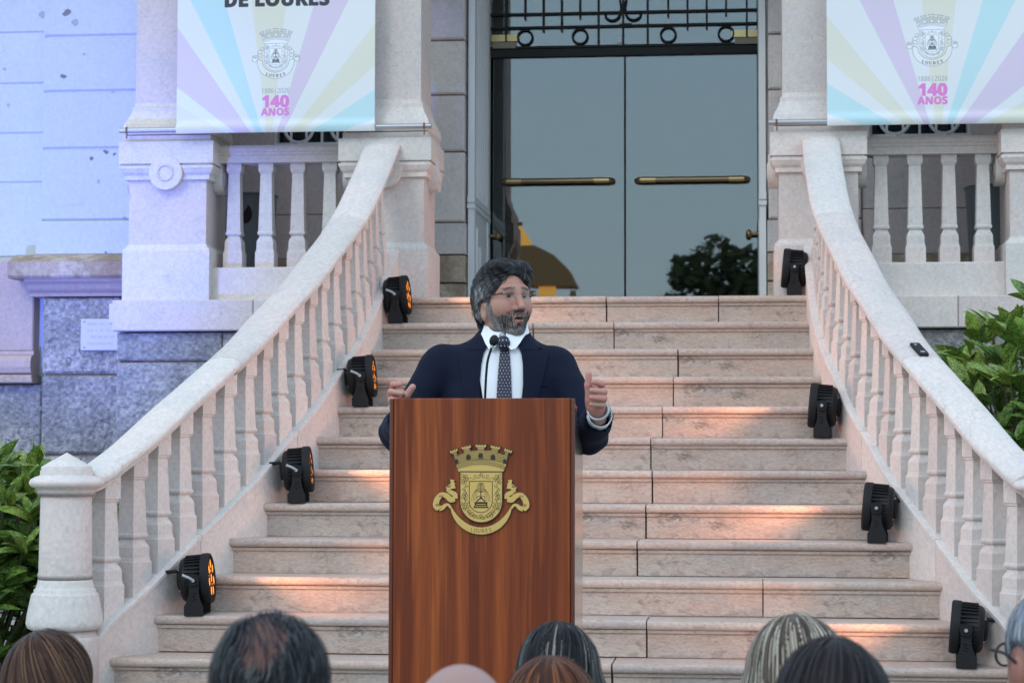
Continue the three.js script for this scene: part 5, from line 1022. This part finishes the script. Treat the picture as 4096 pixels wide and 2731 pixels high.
const longHair = (wide, part_) => (x, y, z) => { let d = ell(x, y, z, [0, 1.205, .008], [.092 * wide, .108, .112]); d = smin(d, cap(x, y, z, [0, 1.12, .055], [0, .95, .075], .085 * wide, .09 * wide), .06); d = smin(d, cap(Math.abs(x), y, z, [.075 * wide, 1.14, .02], [.08 * wide, .98, .04], .04, .03), .04); d = smax(d, -ell(x, y, z, [0, 1.12, -.13], [.075, .12, .1]), .02); return d + .005 * (n3(x * 34, y * 6, z * 34, 51) - .5); };
const downFlow = (cx, cy, cz) => (x, y, z) => V((x - cx) * 7, -.35 - .9 * sstep(cy + .03, cy - .08, y), (z - cz) * 6);
const pick = (r, list) => list[Math.min(list.length - 1, Math.floor(r * list.length))];
guest({ x: -.713, z: 4.72, top: .686, cloth: [.25, .33, .5], label: 'woman with chestnut bobbed hair and blue top in the lower left corner', turn: -.2, hair: { seed: 801, n: 4200, vol: longHair(1.03), steps: 15, step: .014, w: .0021, base: () => [.045, .024, .017], flow: downFlow(-.025, 1.2, .045), tone: (x, y, z, r) => pick(r, [[.035, .016, .011], [.07, .034, .022], [.1, .05, .031], [.15, .082, .05], [.06, .03, .02]]) } });
guest({ x: .102, z: 6.05, top: .826, cloth: [.05, .06, .09], label: 'man with dark greying hair and a bald patch at the crown', hair: { seed: 805, n: 11000, w: .0012, steps: 5, step: .006, lift: .005, base: (x, y, z, Y0) => (z > .02 && Math.hypot(x - .005, (y - Y0 - 1.27) * .85) < .034 ? [.12, .062, .052] : [.014, .015, .018]), vol: (x, y, z) => { let d = ell(x, y, z, [0, 1.205, .01], [.093, .108, .112]); d = smin(d, cap(x, y, z, [0, 1.1, .05], [0, 1.07, .055], .075, .07), .04); d = smax(d, -ell(x, y, z, [0, 1.12, -.14], [.09, .12, .11]), .02); d += .009 * sstep(.05, .02, Math.hypot(x - .005, (y - 1.275) * .8)) * sstep(0, .03, z); return d + .007 * (n3(x * 30, y * 22, z * 30, 53) - .5); }, cut: (x, y, z, q) => z > .02 && Math.hypot(x - .005 - .012 * Math.sin(y * 90), (y - 1.272) * .85) < .024 + q() * .016 && q() < .8, flow: (x, y, z) => V(x * 5 + .35 * Math.sin(y * 50 + x * 30), -.6, (z - .02) * 4 + .3), tone: (x, y, z, r) => pick(r, [[.012, .013, .016], [.02, .022, .027], [.04, .044, .05], [.09, .095, .1], [.018, .02, .024]]) } });
guest({ x: .437, z: 6.25, top: .78, cloth: [.1, .1, .12], label: 'bald man whose bare scalp shows in front of the lectern foot', skinC: [.8, .84, .98] });
guest({ x: .458, z: 4.8, top: .723, cloth: [.04, .04, .05], label: 'woman with straight black hair and thin pale highlights behind the red-haired woman', hair: { seed: 811, n: 4200, vol: longHair(.97), steps: 15, step: .014, w: .0019, base: () => [.012, .012, .014], flow: downFlow(.005, 1.25, -.02), tone: (x, y, z, r) => r > .88 ? [.28, .25, .22] : r > .78 ? [.1, .09, .08] : pick(r * 1.2, [[.008, .009, .012], [.015, .016, .02], [.022, .022, .026]]) } });
guest({ x: .495, z: 5.4, top: .704, cloth: [.2, .2, .24], label: 'woman with copper red hair parted in the middle', hair: { seed: 815, n: 4200, vol: longHair(1), steps: 15, step: .014, w: .002, base: () => [.09, .03, .015], flow: downFlow(.0, 1.28, .02), tone: (x, y, z, r) => Math.abs(x) < .006 ? [.05, .025, .018] : pick(r, [[.07, .024, .013], [.12, .04, .018], [.17, .06, .027], [.24, .095, .045]]) } });
guest({ x: .959, z: 5.3, top: .78, cloth: [.3, .28, .28], label: 'woman with ash blonde highlighted hair', turn: .1, hair: { seed: 821, n: 4200, vol: longHair(1.04), steps: 15, step: .014, w: .0021, base: () => [.09, .07, .055], flow: downFlow(-.01, 1.26, -.01), tone: (x, y, z, r) => pick(r, [[.05, .038, .03], [.12, .09, .07], [.3, .25, .19], [.42, .37, .29], [.5, .46, .38]]) } });
guest({ x: 1.0, z: 5.95, top: .791, cloth: [.06, .06, .07], label: 'woman with plain dark brown hair in front of the blonde woman', hair: { seed: 825, n: 4200, vol: longHair(1), steps: 15, step: .014, w: .0021, base: () => [.013, .011, .012], flow: downFlow(.01, 1.28, .0), tone: (x, y, z, r) => pick(r, [[.008, .007, .009], [.014, .012, .014], [.022, .018, .02], [.035, .028, .03]]) } });
guest({ x: -.949, z: 4.6, top: .647, cloth: [.1, .12, .2], label: 'dark-haired person cut off at the far left edge', hair: { seed: 831, n: 500, vol: longHair(.95), steps: 18, base: () => [.015, .016, .022], flow: downFlow(0, 1.25, 0), tone: (x, y, z, r) => pick(r, [[.012, .013, .018], [.03, .034, .045]]) } });
{
  const g = guest({ x: 1.43, z: 5.4, top: .836, cloth: [.2, .3, .4], label: 'grey-haired man with dark glasses cut off at the right edge', turn: .5, skinC: [.8, .62, .6], hair: { seed: 841, n: 600, w: .003, steps: 5, step: .008, base: () => [.2, .23, .27], vol: (x, y, z) => { let d = ell(x, y, z, [0, 1.215, .012], [.088, .102, .108]); d = smin(d, cap(x, y, z, [0, 1.1, .055], [0, 1.07, .055], .065, .06), .04); d = smax(d, -ell(x, y, z, [0, 1.12, -.14], [.1, .13, .12]), .02); return smax(d, -ell(Math.abs(x), y, z, [.095, 1.16, -.005], [.04, .06, .05]), .01); }, flow: (x, y, z) => V(x * 5, -.5, z * 3), tone: (x, y, z, r) => pick(r, [[.12, .14, .16], [.25, .28, .32], [.4, .43, .47]]) } });
  const dy = .836 + .5 - 1.315, gl = sub('eyeglasses', g);
  for (const sd of [-1, 1]) { part('temple_arm', tube([[sd * .09, 1.182 + dy, .005], [sd * .09, 1.196 + dy, -.03], [sd * .075, 1.198 + dy, -.096]], .003, 12, 8), M.black, gl); part('lens_rim', new THREE.TorusGeometry(.021, .0025, 8, 24).translate(sd * .036, 1.186 + dy, -.104), M.black, gl); }
}
renderer.render(scene, camera);
